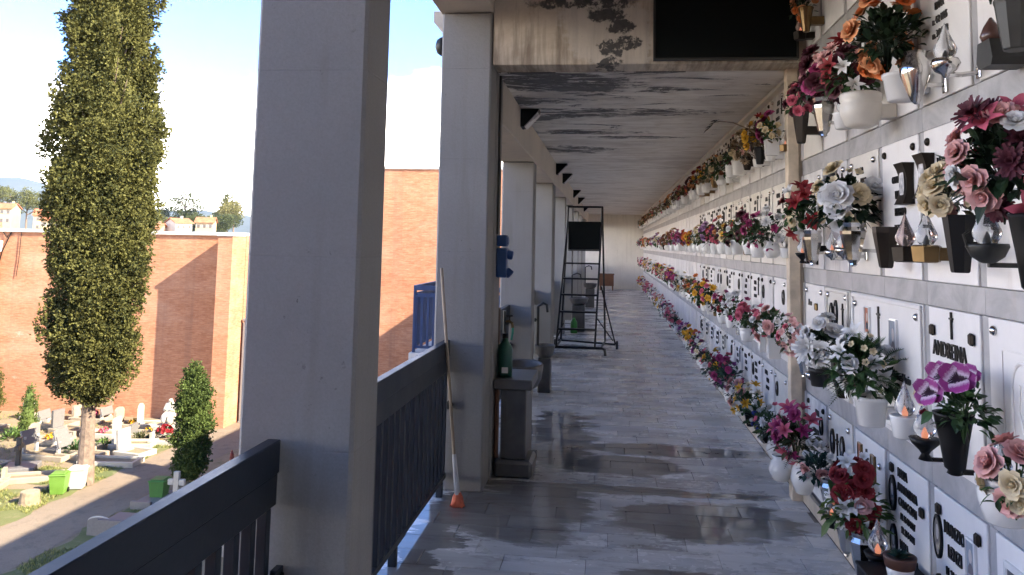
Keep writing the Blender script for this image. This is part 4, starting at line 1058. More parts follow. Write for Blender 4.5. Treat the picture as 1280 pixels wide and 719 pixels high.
bouquet('small bunch of cream roses in the black tapered vase', 2.86, 1.80, 0.095, [('rose', 'cream', 0.046, 7), ('rose', 'pale pink', 0.038, 2), ('small', 'cream', 0.02, 4)], ('olive', 'broad', 36), 1.13)
lamp('clear glass flame lamp in a ribbed dark bowl on a bracket', 'bowl', 2.60, 1.570, 1.15, 1.14, False)
vase('long black ribbed vase at the right edge, second row', 'fluted_vase', 2.34, 1.50, 0.056, 0.21, 1.14)
bouquet('huge bouquet of pink lilies, pink roses and burgundy mums at right', 2.40, 1.87, 0.172, [('lily', 'pink', 0.062, 6), ('rose', 'pale pink', 0.050, 7), ('mum', 'burgundy', 0.060, 6), ('carnation', 'pale pink', 0.045, 2), ('rose', 'white', 0.04, 2)], ('dark', 'broad', 120), 1.10, asp=(0.85, 0.85, 1.1))
# row 3
vase('silver cone vase against the cream post, third row', 'silver_vase', 5.06, 0.850, 0.040, 0.15, 1.16)
bouquet('small spray of pale pink blossoms against the cream post, third row', 5.12, 1.08, 0.120, [('small', 'pale pink', 0.034, 12), ('small', 'white', 0.026, 5), ('rose', 'pink', 0.03, 2)], ('olive', 'broad', 30), 1.12)
lamp('low clear lamp on silver foot beside a charcoal pot', 'chrome', 4.77, 0.870, 0.9, 1.14)
vase('small charcoal pot under the white chrysanthemum', 'dark_pot', 4.55, 0.875, 0.050, 0.095, 1.12)
vase('dark bronze vase behind the white peony bunch', 'bronze_vase', 4.25, 0.870, 0.055, 0.18, 1.16)
t = bouquet('white peony and white chrysanthemum bunch with dark leaves, third row', 4.46, 1.13, 0.140, [('rose', 'white', 0.072, 3), ('rose', 'white', 0.045, 4)], ('dark', 'broad', 80), 1.12)
link('blossom', blossom_mesh('mum', 'white', 1), t, (-0.09, -0.05, -0.04), orient(Vector((-0.7, -0.5, 0.0)), random.Random(2)), 0.085)
vase('white tapered pot under the fern and white rose bouquet', 'plain_white_pot', 3.71, 0.850, 0.068, 0.125, 1.13)
bouquet('white rose and lily bouquet with long fern fronds, third row', 3.76, 1.11, 0.148, [('rose', 'white', 0.050, 4), ('lily', 'white', 0.055, 4), ('carnation', 'white', 0.042, 3), ('small', 'cream', 0.022, 8)], ('mid', 'fern', 130), 1.11, asp=(0.8, 0.8, 1.15), scale_leaf=1.15)
lamp('round clear lamp sitting on a white cup, third row', 'white_cup', 3.335, 0.885, 1.05, 1.14)
lamp('clear lamp on a black goblet bracket left of the pansies', 'bracket', 3.14, 0.850, 1.1, 1.14)
vase('black fluted vase of purple pansies on a black bracket', 'fluted_vase', 2.86, 0.890, 0.062, 0.185, 1.13)
pt = thing('bouquet', 'purple and white pansies with two cream roses in the black fluted vase', 'bouquet', (1.14, 2.81, 1.12))
foliage_geo(0.115, 'broad', 90, 901, 1.3).obj('foliage', m_leaf('mid'), pt)
pr = random.Random(4)
for kind, col, rad, p in (('pansy', 'purple', 0.052, (-0.03, 0.08, 0.07)), ('pansy', 'purple', 0.056, (-0.05, -0.09, 0.085)), ('pansy', 'purple', 0.050, (-0.10, 0.0, 0.025)), ('pansy', 'purple', 0.040, (0.02, 0.0, 0.085)),
                          ('tulip', 'cream', 0.042, (-0.01, 0.17, 0.075)), ('rose', 'cream', 0.044, (-0.06, 0.16, 0.0)), ('tulip', 'pink', 0.028, (-0.08, 0.11, -0.06))):
    link('blossom', blossom_mesh(kind, col, pr.randrange(3)), pt, p, orient(Vector((-0.55, -0.6, 0.15)), pr, k=0.4), rad)
lamp('pale ornate lamp beside the white pot at the right edge', 'white_cup', 2.64, 0.860, 0.95, 1.17, False)
vase('round ribbed white pot at the right edge, third row', 'white_pot', 2.50, 0.840, 0.072, 0.13, 1.12)
bouquet('pale pink roses with long green leaves at the right edge, third row', 2.42, 0.99, 0.105, [('rose', 'pale pink', 0.052, 3), ('rose', 'cream', 0.04, 3)], ('mid', 'broad', 34), 1.11, leafy=0.7)
# row 4
vase('white bulbous vase left of the cream post foot', 'round_vase', 5.56, 0.10, 0.075, 0.16, 1.12)
bouquet('pink orchid and magenta bunch with a palm leaf near the post foot', 4.98, 0.53, 0.165, [('lily', 'pink', 0.055, 6), ('lily', 'magenta', 0.05, 5), ('carnation', 'magenta', 0.055, 2)], ('olive', 'fern', 80), 1.09)
vase('white round vase just right of the cream post, bottom row', 'round_vase', 4.98, 0.19, 0.070, 0.20, 1.13)
vase('silver vase with white tulips, bottom row', 'silver_vase', 4.40, 0.245, 0.050, 0.19, 1.13)
bouquet('white tulips and pale pink rose in grey-green leaves, bottom row', 4.55, 0.47, 0.115, [('tulip', 'white', 0.036, 6), ('rose', 'pale pink', 0.045, 2)], ('blue', 'broad', 70), 1.11)
lamp('low clear lamp with a glowing bulb at the foot of the wall', 'bracket', 4.34, 0.21, 0.9, 1.12)
vase('left ornate silver vase under the red rose bouquet', 'silver_vase', 4.05, 0.19, 0.052, 0.20, 1.11)
vase('right ornate silver vase under the red rose bouquet', 'silver_vase', 3.82, 0.17, 0.055, 0.20, 1.11)
bouquet('big bouquet of dark red roses and white lilies, bottom row', 3.90, 0.49, 0.168, [('rose', 'red', 0.046, 12), ('lily', 'white', 0.050, 6), ('small', 'white', 0.030, 8), ('rose', 'pale pink', 0.046, 1)], ('light', 'broad', 110), 1.11, asp=(0.7, 0.7, 1.2))
lamp('clear glass flame lamp beside the potted succulent', 'bracket', 3.60, 0.28, 1.1, 1.11)
st = thing('plinth', 'low black plinth under the potted succulent', 'stand', (1.12, 3.42, 0.0))
MB().cbox(-0.11, -0.15, 0.0, 0.115, 0.13, 0.33, 0.006).obj('plinth_body', M_BLACK, st); MB().cbox(-0.115, -0.155, 0.3305, 0.118, 0.135, 0.342, 0.003).obj('plinth_top', M_BLACK, st)
sp = thing('succulent_pot', 'small green succulent in a brown and white pot, bottom right', 'plant', (1.11, 3.34, 0.343))
b = MB(); b.smooth = True; b.lathe([(0.036, 0), (0.042, 0.005), (0.050, 0.055), (0.046, 0.06)], 18); b.obj('inner_pot', M_CERAMIC, sp)
b = MB(); b.smooth = True; b.lathe([(0.048, 0.058), (0.054, 0.061), (0.060, 0.095), (0.060, 0.102), (0.05, 0.1), (0.045, 0.088)], 18); b.obj('rim_pot', M_TERRACOTTA, sp)
b = MB(); sr = random.Random(8)
for k in range(3):
    for j in range(8): leaf(b, Vector((0, 0, 0.09)), Vector((math.cos(j*0.785+k*0.4), math.sin(j*0.785+k*0.4), 0.35+0.5*k)), 0.055-0.008*k, 0.010, sr, 0.5, 0.0)
b.obj('succulent_leaves', m_leaf('blue'), sp)

# ------------------------------------------------------------------ far section: one vase and one bouquet per niche
ORD = ['first', 'second', 'third', 'fourth', 'fifth', 'sixth', 'seventh', 'eighth', 'ninth', 'tenth', 'eleventh', 'twelfth', 'thirteenth', 'fourteenth', 'fifteenth', 'sixteenth', 'seventeenth', 'eighteenth', 'nineteenth', 'twentieth', 'twenty-first', 'twenty-second', 'twenty-third', 'twenty-fourth']
ROWN = {1: 'top row', 2: 'second row', 3: 'third row', 4: 'bottom row'}
SPEC = {  # row -> colours, column by column away from the post: (main, second, vase)
 1: [('magenta', 'cream', 'square_pot'), ('yellow', 'red', 'black_vase'), ('dried cream', 'pale pink', 'bronze_vase'), ('dried cream', 'cream', 'plain_white_pot'), ('burgundy', 'dried cream', 'white_pot'), ('cream', 'rust', 'white_pot'),
     ('peach', 'cream', 'brass_vase'), ('rust', 'cream', 'white_pot'), ('dried cream', 'yellow', 'white_pot'), ('red', 'yellow', 'white_pot'), ('peach', 'rust', 'white_pot'), ('burgundy', 'orange', 'white_pot')],
 2: [('white', 'magenta', 'round_vase'), ('magenta', 'pink', 'white_pot'), ('burgundy', 'red', 'white_pot'), ('burgundy', 'white', 'plain_white_pot'), ('cream', 'yellow', 'plain_white_pot'), ('pink', 'peach', 'white_pot'), ('purple', 'pink', 'plain_white_pot'),
     ('lilac', 'red', 'square_pot'), ('rust', 'cream', 'white_pot'), ('cream', 'burgundy', 'white_pot'), ('white', 'red', 'white_pot'), ('yellow', 'purple', 'white_pot')],
 3: [('pale pink', 'white', 'square_pot'), ('white', 'pink', 'square_pot'), ('pink', 'white', 'white_pot'), ('white', 'magenta', 'glass_vase'), ('white', 'red', 'white_pot'), ('magenta', 'white', 'white_pot'), ('cream', 'white', 'bronze_vase'),
     ('yellow', 'pink', 'square_pot'), ('yellow', 'magenta', 'white_pot'), ('pink', 'white', 'white_pot'), ('orange', 'yellow', 'white_pot'), ('rust', 'pale pink', 'white_pot')],
 4: [('white', 'pink', 'round_vase'), ('blue', 'white', 'black_vase'), ('yellow', 'cream', 'black_vase'), ('pale pink', 'white', 'white_pot'), ('magenta', 'purple', 'white_pot'), ('magenta', 'pink', 'white_pot'), ('yellow', 'white', 'white_pot'),
     ('pink', 'red', 'white_pot'), ('white', 'cream', 'white_pot'), ('purple', 'white', 'white_pot'), ('white', 'pink', 'white_pot'), ('yellow', 'orange', 'white_pot')]}
PAL = {1: ['dried cream', 'rust', 'burgundy', 'peach', 'cream', 'white', 'dried cream', 'pink'], 2: ['pink', 'magenta', 'burgundy', 'cream', 'rust', 'lilac', 'white', 'orange'], 3: ['white', 'pink', 'white', 'yellow', 'magenta', 'pale pink', 'red', 'cream'], 4: ['white', 'yellow', 'pink', 'magenta', 'cream', 'purple', 'white', 'pale pink']}
VK = ['white_pot', 'plain_white_pot', 'white_pot', 'square_pot', 'round_vase', 'bronze_vase', 'silver_vase']
LK = {1: ['olive', 'dry', 'mid'], 2: ['mid', 'dark', 'olive'], 3: ['mid', 'dark', 'mid', 'olive'], 4: ['mid', 'dark', 'blue']}
fr_ = random.Random(77)
far_b = MB(); far_cols = []; far_v = MB()
c0 = 5                                      # first column past the post
nice = {'dried cream': 'dry beige', 'peach': 'peach', 'rust': 'rust red'}
lamp_cols = []
for c in range(c0, ncolF-1):
    y = yc(c); i = c - c0
    for row in (1, 2, 3, 4):
        zb = rowz[row][0]
        if i < len(SPEC[row]): a, b2, vk = SPEC[row][i]
        else: a, b2, vk = fr_.choice(PAL[row]), fr_.choice(PAL[row]), fr_.choice(VK)
        dy = fr_.uniform(-0.10, 0.10); vh = fr_.uniform(0.10, 0.145); vr = 0.062 if vk not in ('black_vase', 'bronze_vase', 'silver_vase', 'square_pot') else 0.052
        size = fr_.uniform(0.10, 0.16) * (1.12 if row in (3, 4) else 1.0)
        if i > 2 and fr_.random() < 0.08: continue
        if row == 4 and i in (4, 5): size = 0.18
        if row == 1 and i == 1: size = 0.15
        zv = zb + (0.05 if row != 4 else 0.07) + fr_.uniform(0, 0.02)
        kinds = [fr_.choice(['rose', 'carnation', 'lily', 'mum', 'rose']), fr_.choice(['rose', 'small', 'carnation', 'lily'])]
        if row == 4 and i == 1: kinds = ['tulip', 'tulip']
        if row == 4 and i == 2: kinds = ['lily', 'lily']
        if row in (2, 3) and i in (1, 2, 3): kinds[0] = ['carnation', 'rose', 'carnation'][i-1]
        X = 1.135 - fr_.uniform(0, 0.02)
        if i < 24:
            where = '%s, %s niche past the cream post' % (ROWN[row], ORD[i])
            an, bn = nice.get(a, a), nice.get(b2, b2)
            vase({'square_pot': 'square white pot', 'black_vase': 'black tapered vase', 'bronze_vase': 'dark bronze vase', 'brass_vase': 'brass vase', 'white_pot': 'white ribbed pot', 'plain_white_pot': 'plain white pot', 'round_vase': 'round white vase', 'silver_vase': 'faceted silver vase', 'glass_vase': 'clear glass vase'}[vk] + ', ' + where,
                 vk, y+dy, zv, round(vr, 2), round(vh, 2), X, 'vases along the far niches', sub=i < 6)
            bouquet('%s bouquet, %s' % (an if an == bn else an + ' and ' + bn, where), y+dy, zv+vh+size*0.62, size,
                    [(kinds[0], a, fr_.uniform(0.034, 0.046), fr_.choice((5, 6, 7))), (kinds[1], b2, fr_.uniform(0.026, 0.036), fr_.choice((3, 5, 6)))], (fr_.choice(LK[row]), 'fern' if fr_.random() < 0.2 else 'broad', 80 if i < 10 else 55), X-0.015, parts=i < 9, group='bouquets along the far niches')
            if fr_.random() < 0.5 and i < 12:
                lamp('small lamp between pots, ' + where, fr_.choice(['white_cup', 'chrome', 'box_brass', 'white_cup']), y+(0.17 if dy < 0 else -0.17), zv, 0.8, 1.17, fr_.random() < 0.55, 'small lamps along the far niches')
        else:
            rr = random.Random(c*7+row)
            for kind, col, rad, n in ((kinds[0], a, 0.05, 6), (kinds[1], b2, 0.042, 5)):
                for p, d in dome_points(n, size, rr):
                    g = blossom_geo('small' if rr.random() < 0.6 else 'carnation', rr.randrange(3)); m = Matrix.Translation(p+Vector((X, y+dy, zv+vh+size*0.6))) @ orient(d, rr).to_matrix().to_4x4() @ Matrix.Scale(rad, 4)
                    if col not in far_cols: far_cols.append(col)
                    far_b.cur = far_cols.index(col); far_b.add([m @ Vector(v) for v in g.v], g.f, [g.att.get(q, 0.5) for q in range(len(g.v))])
            if 'LEAF' not in far_cols: far_cols.append('LEAF')
            far_b.cur = far_cols.index('LEAF')
            for q in range(16):
                d = Vector((rr.gauss(0, 1), rr.gauss(0, 1), rr.gauss(0, 1))).normalized()
                leaf(far_b, Vector((X, y+dy, zv+vh+size*0.5))+d*size*0.6, d, 0.08, 0.02, rr)
            far_v.lathe([(0.04, 0), (0.062, vh*0.6), (0.064, vh)], 8, (X, y+dy, zv)); far_v.box(X+0.03, y+dy-0.03, zv+0.03, WALLX-0.009, y+dy+0.03, zv+0.08)
stuff(far_b.obj('distant_flowers', [m_leaf('mid') if k == 'LEAF' else m_petal(k) for k in far_cols]), 'mass of flowers on the far end of the niche wall', 'flowers')
stuff(far_v.obj('distant_pots', M_CERAMIC), 'row of tiny white pots on the far end of the niche wall', 'pots')
# the long dry stem leaning out over the walkway
ds = thing('dry_stem', 'long dry flower stem drooping out over the walkway, top row', 'stem', (1.10, 5.62, 2.33))
MB().tube([(0, 0, 0), (-0.03, 0.6, 0.17), (-0.07, 1.25, 0.33), (-0.11, 1.75, 0.42), (-0.13, 2.05, 0.455), (-0.15, 2.3, 0.44)], [0.006, 0.006, 0.005, 0.005, 0.004, 0.003], 6).obj('stalk', m_leaf('dry'), ds)
b = MB(); dr = random.Random(9)
for k in range(9): leaf(b, Vector((-0.115-0.004*k, 1.75+0.06*k, 0.44)), Vector((-0.25, 0.6, dr.uniform(-0.25, 0.15))), 0.13, 0.007, dr, 0.2, 0.15)
b.obj('dry_leaf_tip', mat('withered_leaf', (0.05, 0.04, 0.03), 0.8), ds)

# ================================================================== THINGS IN THE WALKWAY
# broom
br = thing('broom', 'wooden broom with an orange-red head leaning on the pillar', 'broom', (-0.93, 5.00, 0.0))
M_STICK = mat('worn_broomstick', (0.34, 0.26, 0.18), 0.6, var=0.2, vscale=12)
MB().tube([(0.0, 0, 0.17), (-0.165, 0.20, 1.435)], 0.0105, 10).obj('handle', M_STICK, br)
MB().tube([(0.018, -0.015, 0.07), (0.0, 0, 0.19), (-0.016, 0.02, 0.30)], [0.019, 0.015, 0.0125], 10).obj('ferrule', mat('pale_grey_plastic', (0.5, 0.5, 0.5), 0.5), br)
M_BROOM = mat('faded_orange_bristle', (0.55, 0.13, 0.07), 0.7, var=0.25, vscale=30)
b = MB(); b.lathe([(0.018, 0.085), (0.032, 0.06), (0.042, 0.012), (0.040, 0.002)], 10, (0.02, -0.015, 0), sx=1.0, sy=0.7); b.obj('broom_head', M_BROOM, br)
b = MB(); q = random.Random(3)
for k in range(60):
    a = q.uniform(0, 2*PI); rr = 0.042*math.sqrt(q.random())
    b.tube([(0.02+rr*0.7*math.cos(a), -0.015+rr*0.6*math.sin(a), 0.04), (0.02+rr*1.15*math.cos(a), -0.015+rr*0.9*math.sin(a), 0.0)], 0.0022, 3, False)
b.obj('bristles', M_BROOM, br)
# blue industrial sockets on the pilaster
def socket(label, y, z, h, w=0.11, d=0.075):
    t = thing('socket_box', label, 'socket', (-0.798, y, z), 'blue sockets on the pilaster')
    m = mat('blue_plastic', (0.018, 0.07, 0.20), 0.4)
    MB().cbox(0.0005, -w/2, 0, d, w/2, h, 0.008).obj('housing', m, t)
    if h > 0.12:
        for k in (0, 1):
            b = MB(); b.lathe([(0.026, 0), (0.032, 0.01), (0.032, 0.045), (0.024, 0.05)], 12)
            o = b.obj('socket_cap', mat('dark_blue_plastic', (0.02, 0.06, 0.18), 0.45), t, (d-0.01, 0, h*0.78-k*h*0.55)); o.rotation_euler = (0, R(100 if k == 0 else 130), 0)
    else: MB().cbox(d+0.0005, -w*0.3, 0.015, d+0.006, w*0.3, h-0.015, 0.002).obj('switch_plate', mat('dark_blue_plastic', (0.02, 0.06, 0.18), 0.45), t)
    return t
socket('small upper blue junction box on the pilaster', 5.70, 1.585, 0.08); socket('larger lower blue socket box with round caps on the pilaster', 5.70, 1.365, 0.21)
# conduit down the pilaster
tag(MB().tube([(-0.788, 5.63, 1.67), (-0.788, 5.63, 3.17)], 0.009, 8).obj('conduit', M_GREYBRONZE), 'thin vertical conduit pipe above the blue sockets', 'pipe')
# stone sink
M_SINK = mat('grey_sink_stone', (0.11, 0.105, 0.098), 0.42, var=0.25, vscale=8, bump=0.25, bscale=40)
sk = thing('stone_sink', 'grey stone sink with slab, pedestal and rounded basin behind the broom pillar', 'sink', (-0.66, 5.62, 0))
MB().cbox(-0.135, 0.0, 0.595, 0.135, 0.50, 0.665, 0.008).obj('slab', M_SINK, sk)
b = MB(); b.cbox(-0.085, 0.04, 0.118, 0.092, 0.30, 0.594, 0.008); b.cbox(-0.045, 0.034, 0.12, 0.05, 0.0395, 0.59, 0.002); b.obj('pedestal', M_SINK, sk)
MB().cbox(-0.125, 0.0, -0.003, 0.142, 0.34, 0.1175, 0.022).obj('base', M_SINK, sk)
b = MB(); b.smooth = True
b.lathe([(0.10, 0.47), (0.16, 0.50), (0.20, 0.56), (0.215, 0.66), (0.205, 0.675), (0.185, 0.665), (0.165, 0.57), (0.10, 0.53), (0.02, 0.525)], 28, (-0.03, 0.74, 0), sx=0.85, sy=1.1); b.obj('basin', M_SINK, sk)
MB().cbox(-0.12, 0.55, -0.003, 0.06, 0.85, 0.468, 0.02).obj('basin_support', M_SINK, sk)
MB().tube([(-0.115, 0.06, 0.12), (-0.115, 0.06, 0.594)], 0.016, 10).obj('drain_pipe', mat('rusty_pipe', (0.16, 0.07, 0.035), 0.7, bump=0.2), sk)
fc = thing('faucet', 'wall tap with a short green hose above the stone sink', 'tap', (-0.775, 6.02, 0.665))
MB().tube([(0, 0, 0.0), (0, 0, 0.44)], 0.014, 10).obj('riser_pipe', M_GREYBRONZE, fc)
MB().tube([(0, 0, 0.36), (0.03, 0, 0.365), (0.055, 0, 0.35), (0.062, 0, 0.315)], 0.011, 10).obj('spout', M_BRASSY, fc)
b = MB(); b.tube([(0.035, 0, 0.37), (0.035, 0, 0.40)], 0.006, 8); b.tube([(0.01, 0, 0.402), (0.06, 0, 0.402)], 0.006, 8); b.obj('tap_lever', M_BRONZE, fc)
MB().tube([(0.062, 0, 0.325), (0.06, 0.0, 0.27), (0.052, 0.005, 0.225)], 0.009, 8).obj('hose_end', mat('green_hose', (0.02, 0.26, 0.17), 0.4), fc)
bt = thing('green_bottle', 'dark green plastic bottle standing on the sink slab', 'bottle', (-0.735, 5.76, 0.6655))
M_BOTTLE = mat('green_plastic', (0.008, 0.075, 0.045), 0.3, var=0.2)
b = MB(); b.smooth = True; b.lathe([(0.050, 0), (0.055, 0.008), (0.055, 0.19), (0.048, 0.215), (0.022, 0.25), (0.020, 0.27)], 18); b.obj('bottle_body', M_BOTTLE, bt)
b = MB(); b.lathe([(0.022, 0.268), (0.022, 0.30), (0.018, 0.302)], 14); b.obj('bottle_cap', M_BLACK, bt)
MB().cbox(-0.014, -0.0575, 0.03, 0.030, -0.053, 0.07, 0.001).obj('bottle_label', M_CERAMIC, bt)
pb = thing('wooden_stick', 'short brown wooden stick leaning beside the tap', 'stick', (-0.805, 5.90, 0.665))
MB().cbox(-0.012, -0.03, 0.0, 0.012, 0.03, 0.47, 0.004).obj('slat_board', mat('brown_wood', (0.10, 0.06, 0.035), 0.7, bump=0.2), pb)
def mini_sink(label, x, y, s=1.0, top=0.5):
    t = thing('small_stone_sink', label, 'sink', (x, y, 0), 'stone sinks further along the pillars')
    MB().cbox(-0.09*s, -0.12*s, -0.003, 0.09*s, 0.12*s, top-0.13, 0.01).obj('pedestal', M_SINK, t)
    b = MB(); b.lathe([(0.10*s, top-0.129), (0.15*s, top-0.09), (0.18*s, top), (0.165*s, top+0.006), (0.12*s, top-0.05), (0.02, top-0.06)], 20, sx=0.8); b.obj('basin', M_SINK, t)
    MB().tube([(-0.10*s, 0, top-0.02), (-0.10*s, 0, top+0.42), (-0.03*s, 0, top+0.46), (0.02*s, 0, top+0.44), (0.03*s, 0, top+0.36)], 0.014, 8).obj('tap_pipe', M_GREYBRONZE, t)
mini_sink('dark stone sink by the pillar before the ladder', -0.70, 8.95, 0.8, 0.5)
mini_sink('small grey stone sink seen through the ladder', -0.57, 15.3, 1.3, 0.62); mini_sink('farther grey stone sink behind the ladder', -0.50, 21.3, 1.3, 0.62)
gb = thing('watering_can', 'bright green plastic can beside the sink behind the ladder', 'can', (-0.64, 14.95, 0))
b = MB(); b.smooth = True; b.lathe([(0.06, 0), (0.065, 0.01), (0.06, 0.2), (0.03, 0.25), (0.03, 0.27)], 14); b.obj('can_body', mat('bright_green_plastic', (0.03, 0.20, 0.03), 0.4), gb)
MB().tube([(0, 0.05, 0.1), (0, 0.13, 0.2), (0, 0.16, 0.28)], 0.012, 8).obj('spout', MATS['bright_green_plastic'], gb)
# rolling ladder
ld = thing('rolling_ladder', 'tall black steel rolling ladder with a dark panel, mid walkway', 'ladder', (0, 0, 0))
M_LAD = mat('black_ladder_steel', (0.004, 0.0045, 0.005), 0.45, bump=0.08, spec=0.3)
def bar(name, pts, r=0.015): return MB().tube(pts, r, 8).obj(name, M_LAD, ld)
fl0, fl1 = Vector((-0.775, 12.02, 0.105)), Vector((-0.652, 12.50, 1.97)); fr0, fr1 = Vector((-0.205, 12.02, 0.105)), Vector((-0.125, 12.50, 1.97))
bar('stringer', [fl0, fl1]); bar('stringer', [fr0, fr1])
bar('rear_post', [(-0.76, 12.95, 0.10), (-0.648, 12.62, 2.21)]); bar('rear_post', [(-0.06, 12.95, 0.10), (-0.118, 12.62, 2.21)])
bar('front_post', [fl1, (-0.648, 12.50, 2.21)]); bar('front_post', [fr1, (-0.118, 12.50, 2.21)])
for z in (0.36, 0.61, 0.86, 1.10, 1.33):
    t = (z-0.105)/(1.97-0.105); a = fl0.lerp(fl1, t); b2 = fr0.lerp(fr1, t)
    MB().cbox(a.x-0.005, a.y-0.02, z-0.012, b2.x+0.005, a.y+0.10, z+0.012, 0.003).obj('step', M_LAD, ld)
MB().cbox(-0.64, 12.475, 1.54, -0.13, 12.487, 1.975, 0.003).obj('side_panel', M_DARKGREEN, ld)
MB().cbox(-0.64, 12.50, 1.52, -0.13, 12.62, 1.538, 0.003).obj('platform', M_LAD, ld)
for yy in (12.50, 12.62): bar('top_rail', [(-0.655, yy, 2.205), (-0.11, yy, 2.205)], 0.013)
bar('top_rail', [(-0.648, 12.50, 2.205), (-0.648, 12.62, 2.205)], 0.013); bar('top_rail', [(-0.118, 12.50, 2.205), (-0.118, 12.62, 2.205)], 0.013)
bar('base_bar', [(-0.83, 12.02, 0.105), (-0.10, 12.02, 0.105), (-0.06, 12.02, 0.085), (-0.05, 12.02, 0.0)], 0.020)
bar('base_bar', [(-0.84, 12.02, 0.0), (-0.835, 12.02, 0.08), (-0.81, 12.02, 0.105)], 0.020)
bar('base_rail', [(-0.775, 12.02, 0.105), (-0.76, 12.95, 0.10)]); bar('base_rail', [(-0.12, 12.02, 0.105), (-0.06, 12.95, 0.10)])
bar('base_rail', [(-0.80, 12.95, 0.10), (0.10, 12.80, 0.075)])
bar('outrigger', [(-0.125, 12.56, 0.98), (0.10, 12.78, 0.08)], 0.012); bar('outrigger', [(-0.70, 12.56, 0.40), (-0.83, 12.75, 0.10)], 0.010); bar('outrigger', [(-0.17, 12.30, 0.50), (0.06, 12.75, 0.14)], 0.010)
for (x, y) in ((0.125, 12.80), (-0.84, 12.80)):
    b = MB(); b.lathe([(0.02, -0.018), (0.058, -0.018), (0.066, -0.010), (0.066, 0.010), (0.058, 0.018), (0.02, 0.018)], 20)
    o = b.obj('wheel', mat('black_rubber', (0.02, 0.02, 0.02), 0.7), ld, (x, y, 0.066)); o.rotation_euler = (0, R(90), 0)
# wedge floodlights under the ceiling
for i, (y, l) in enumerate(((7.0, 'nearest of the wedge lamps, above the stone sink'), (11.75, 'second wedge lamp along the edge beam'), (13.4, 'third wedge lamp along the edge beam'), (17.4, 'fourth wedge lamp along the edge beam'), (20.1, 'fifth wedge lamp along the edge beam'), (24.5, 'last tiny wedge lamp along the edge beam'))):
    t = thing('wedge_lamp', 'black ' + l, 'lamp', (-0.796, y, 2.805), 'wedge lamps on the edge beam')
    MB().prism([(0.001, 0), (0.165, 0.0), (0.150, -0.028), (0.03, -0.155), (0.001, -0.16)], 1, 0, 0.20).obj('lamp_housing', M_BLACK, t)
    b = MB(); b.add([(0.152, 0.004, -0.030), (0.034, 0.004, -0.156), (0.034, 0.196, -0.156), (0.152, 0.196, -0.030), (0.158, 0.004, -0.036), (0.040, 0.004, -0.162), (0.040, 0.196, -0.162), (0.158, 0.196, -0.036)],
                  [(0, 1, 2, 3), (7, 6, 5, 4), (0, 4, 5, 1), (2, 6, 7, 3), (1, 5, 6, 2), (3, 7, 4, 0)]); b.obj('lamp_glass', mat('dusty_glass', (0.45, 0.44, 0.42), 0.3), t)
# half-round lamp on the outer face by the broom pillar
t = thing('bulkhead_lamp', 'dark half round lamp on the outer face of the broom pillar', 'lamp', (-1.153, 5.36, 2.96))
b = MB(); b.smooth = True; b.lathe([(0.066, 0), (0.066, 0.02), (0.05, 0.045), (0.02, 0.058), (0.001, 0.06)], 18); o = b.obj('lamp_dome', M_GREYBRONZE, t); o.rotation_euler = (0, R(-90), 0)
# brown box at the end
t = thing('wooden_chest', 'brown wooden chest against the far end wall', 'chest', (-0.10, 29.6, 0))
M_BOXW = mat('red_brown_wood', (0.17, 0.075, 0.035), 0.6, bump=0.15)
MB().cbox(-0.26, 0, 0.16, 0.26, 0.4, 0.56, 0.006).obj('chest_body', M_BOXW, t); MB().cbox(-0.28, -0.02, 0.561, 0.28, 0.42, 0.60, 0.006).obj('lid', M_BOXW, t)
for x in (-0.22, 0.22):
    for y in (0.04, 0.36): MB().box(x-0.025, y-0.025, -0.004, x+0.025, y+0.025, 0.159).obj('leg', M_BOXW, t)

# ================================================================== THE CEMETERY GARDEN BELOW
def m_ground(name, a, b, c, sc=1.0, rough=0.9):
    n = NT(name); v = n.world()
    big = n.noise(v, 0.35*sc, 7, 0.65); mid = n.noise(v, 2.3*sc, 7, 0.7); fine = n.noise(v, 28*sc, 4, 0.7)
    col = n.mix(n.ramp(big, 0.35, 0.65), a, b); col = n.mix(n.ramp(mid, 0.52, 0.7, 0, 0.8), col, c)
    col = n.mix(n.ramp(fine, 0.35, 0.7, 0, 0.35), col, sh(a, 0.5))
    n.set(Base__Color=col, Roughness=rough, Normal=n.bump(n.math('ADD', fine, n.math('MULTIPLY', mid, 2.0)), 0.5, 0.03)); return n.m
M_SOIL = m_ground('dry_soil', (0.22, 0.16, 0.09), (0.27, 0.205, 0.12), (0.13, 0.12, 0.04))
M_PATH = m_ground('gravel_path', (0.21, 0.155, 0.105), (0.26, 0.20, 0.135), (0.14, 0.108, 0.075), 1.4)
M_LAWN = m_ground('thin_lawn', (0.10, 0.12, 0.03), (0.17, 0.16, 0.05), (0.26, 0.21, 0.12), 1.3)
def sheet(name, poly, z, m):
    b = MB(); b.add([(x, y, z) for x, y in poly], [tuple(range(len(poly)))]); return struct(b.obj(name, m))
M_FIELD = m_ground('far_fields', (0.10, 0.11, 0.05), (0.15, 0.14, 0.07), (0.08, 0.09, 0.04), 0.05)
sheet('ground', [(-7000, -7000), (7000, -7000), (7000, 7000), (-7000, 7000)], G-0.012, M_FIELD)
sheet('cemetery_ground', [(-60, -30), (8, -30), (8, 31.5), (-60, 31.5)], G-0.004, M_SOIL)
gr = random.Random(31)
def wavy(x, y0, y1, amp=0.12, n=26, side=1):
    return [(x + amp*math.sin(i*1.7+x)*0.5 + gr.gauss(0, amp*0.45), y0+(y1-y0)*i/n) for i in range(n+1)]
L_ = wavy(-14.72, 2, 27.5); R_ = wavy(-12.62, 2, 26.5)
sheet('path', [(-12.6, -2)] + R_ + [(-11.3, 28.2), (-11.0, 31.2), (-14.3, 31.2), (-14.5, 29.0)] + list(reversed(L_)) + [(-14.7, -2)], G+0.001, M_PATH)
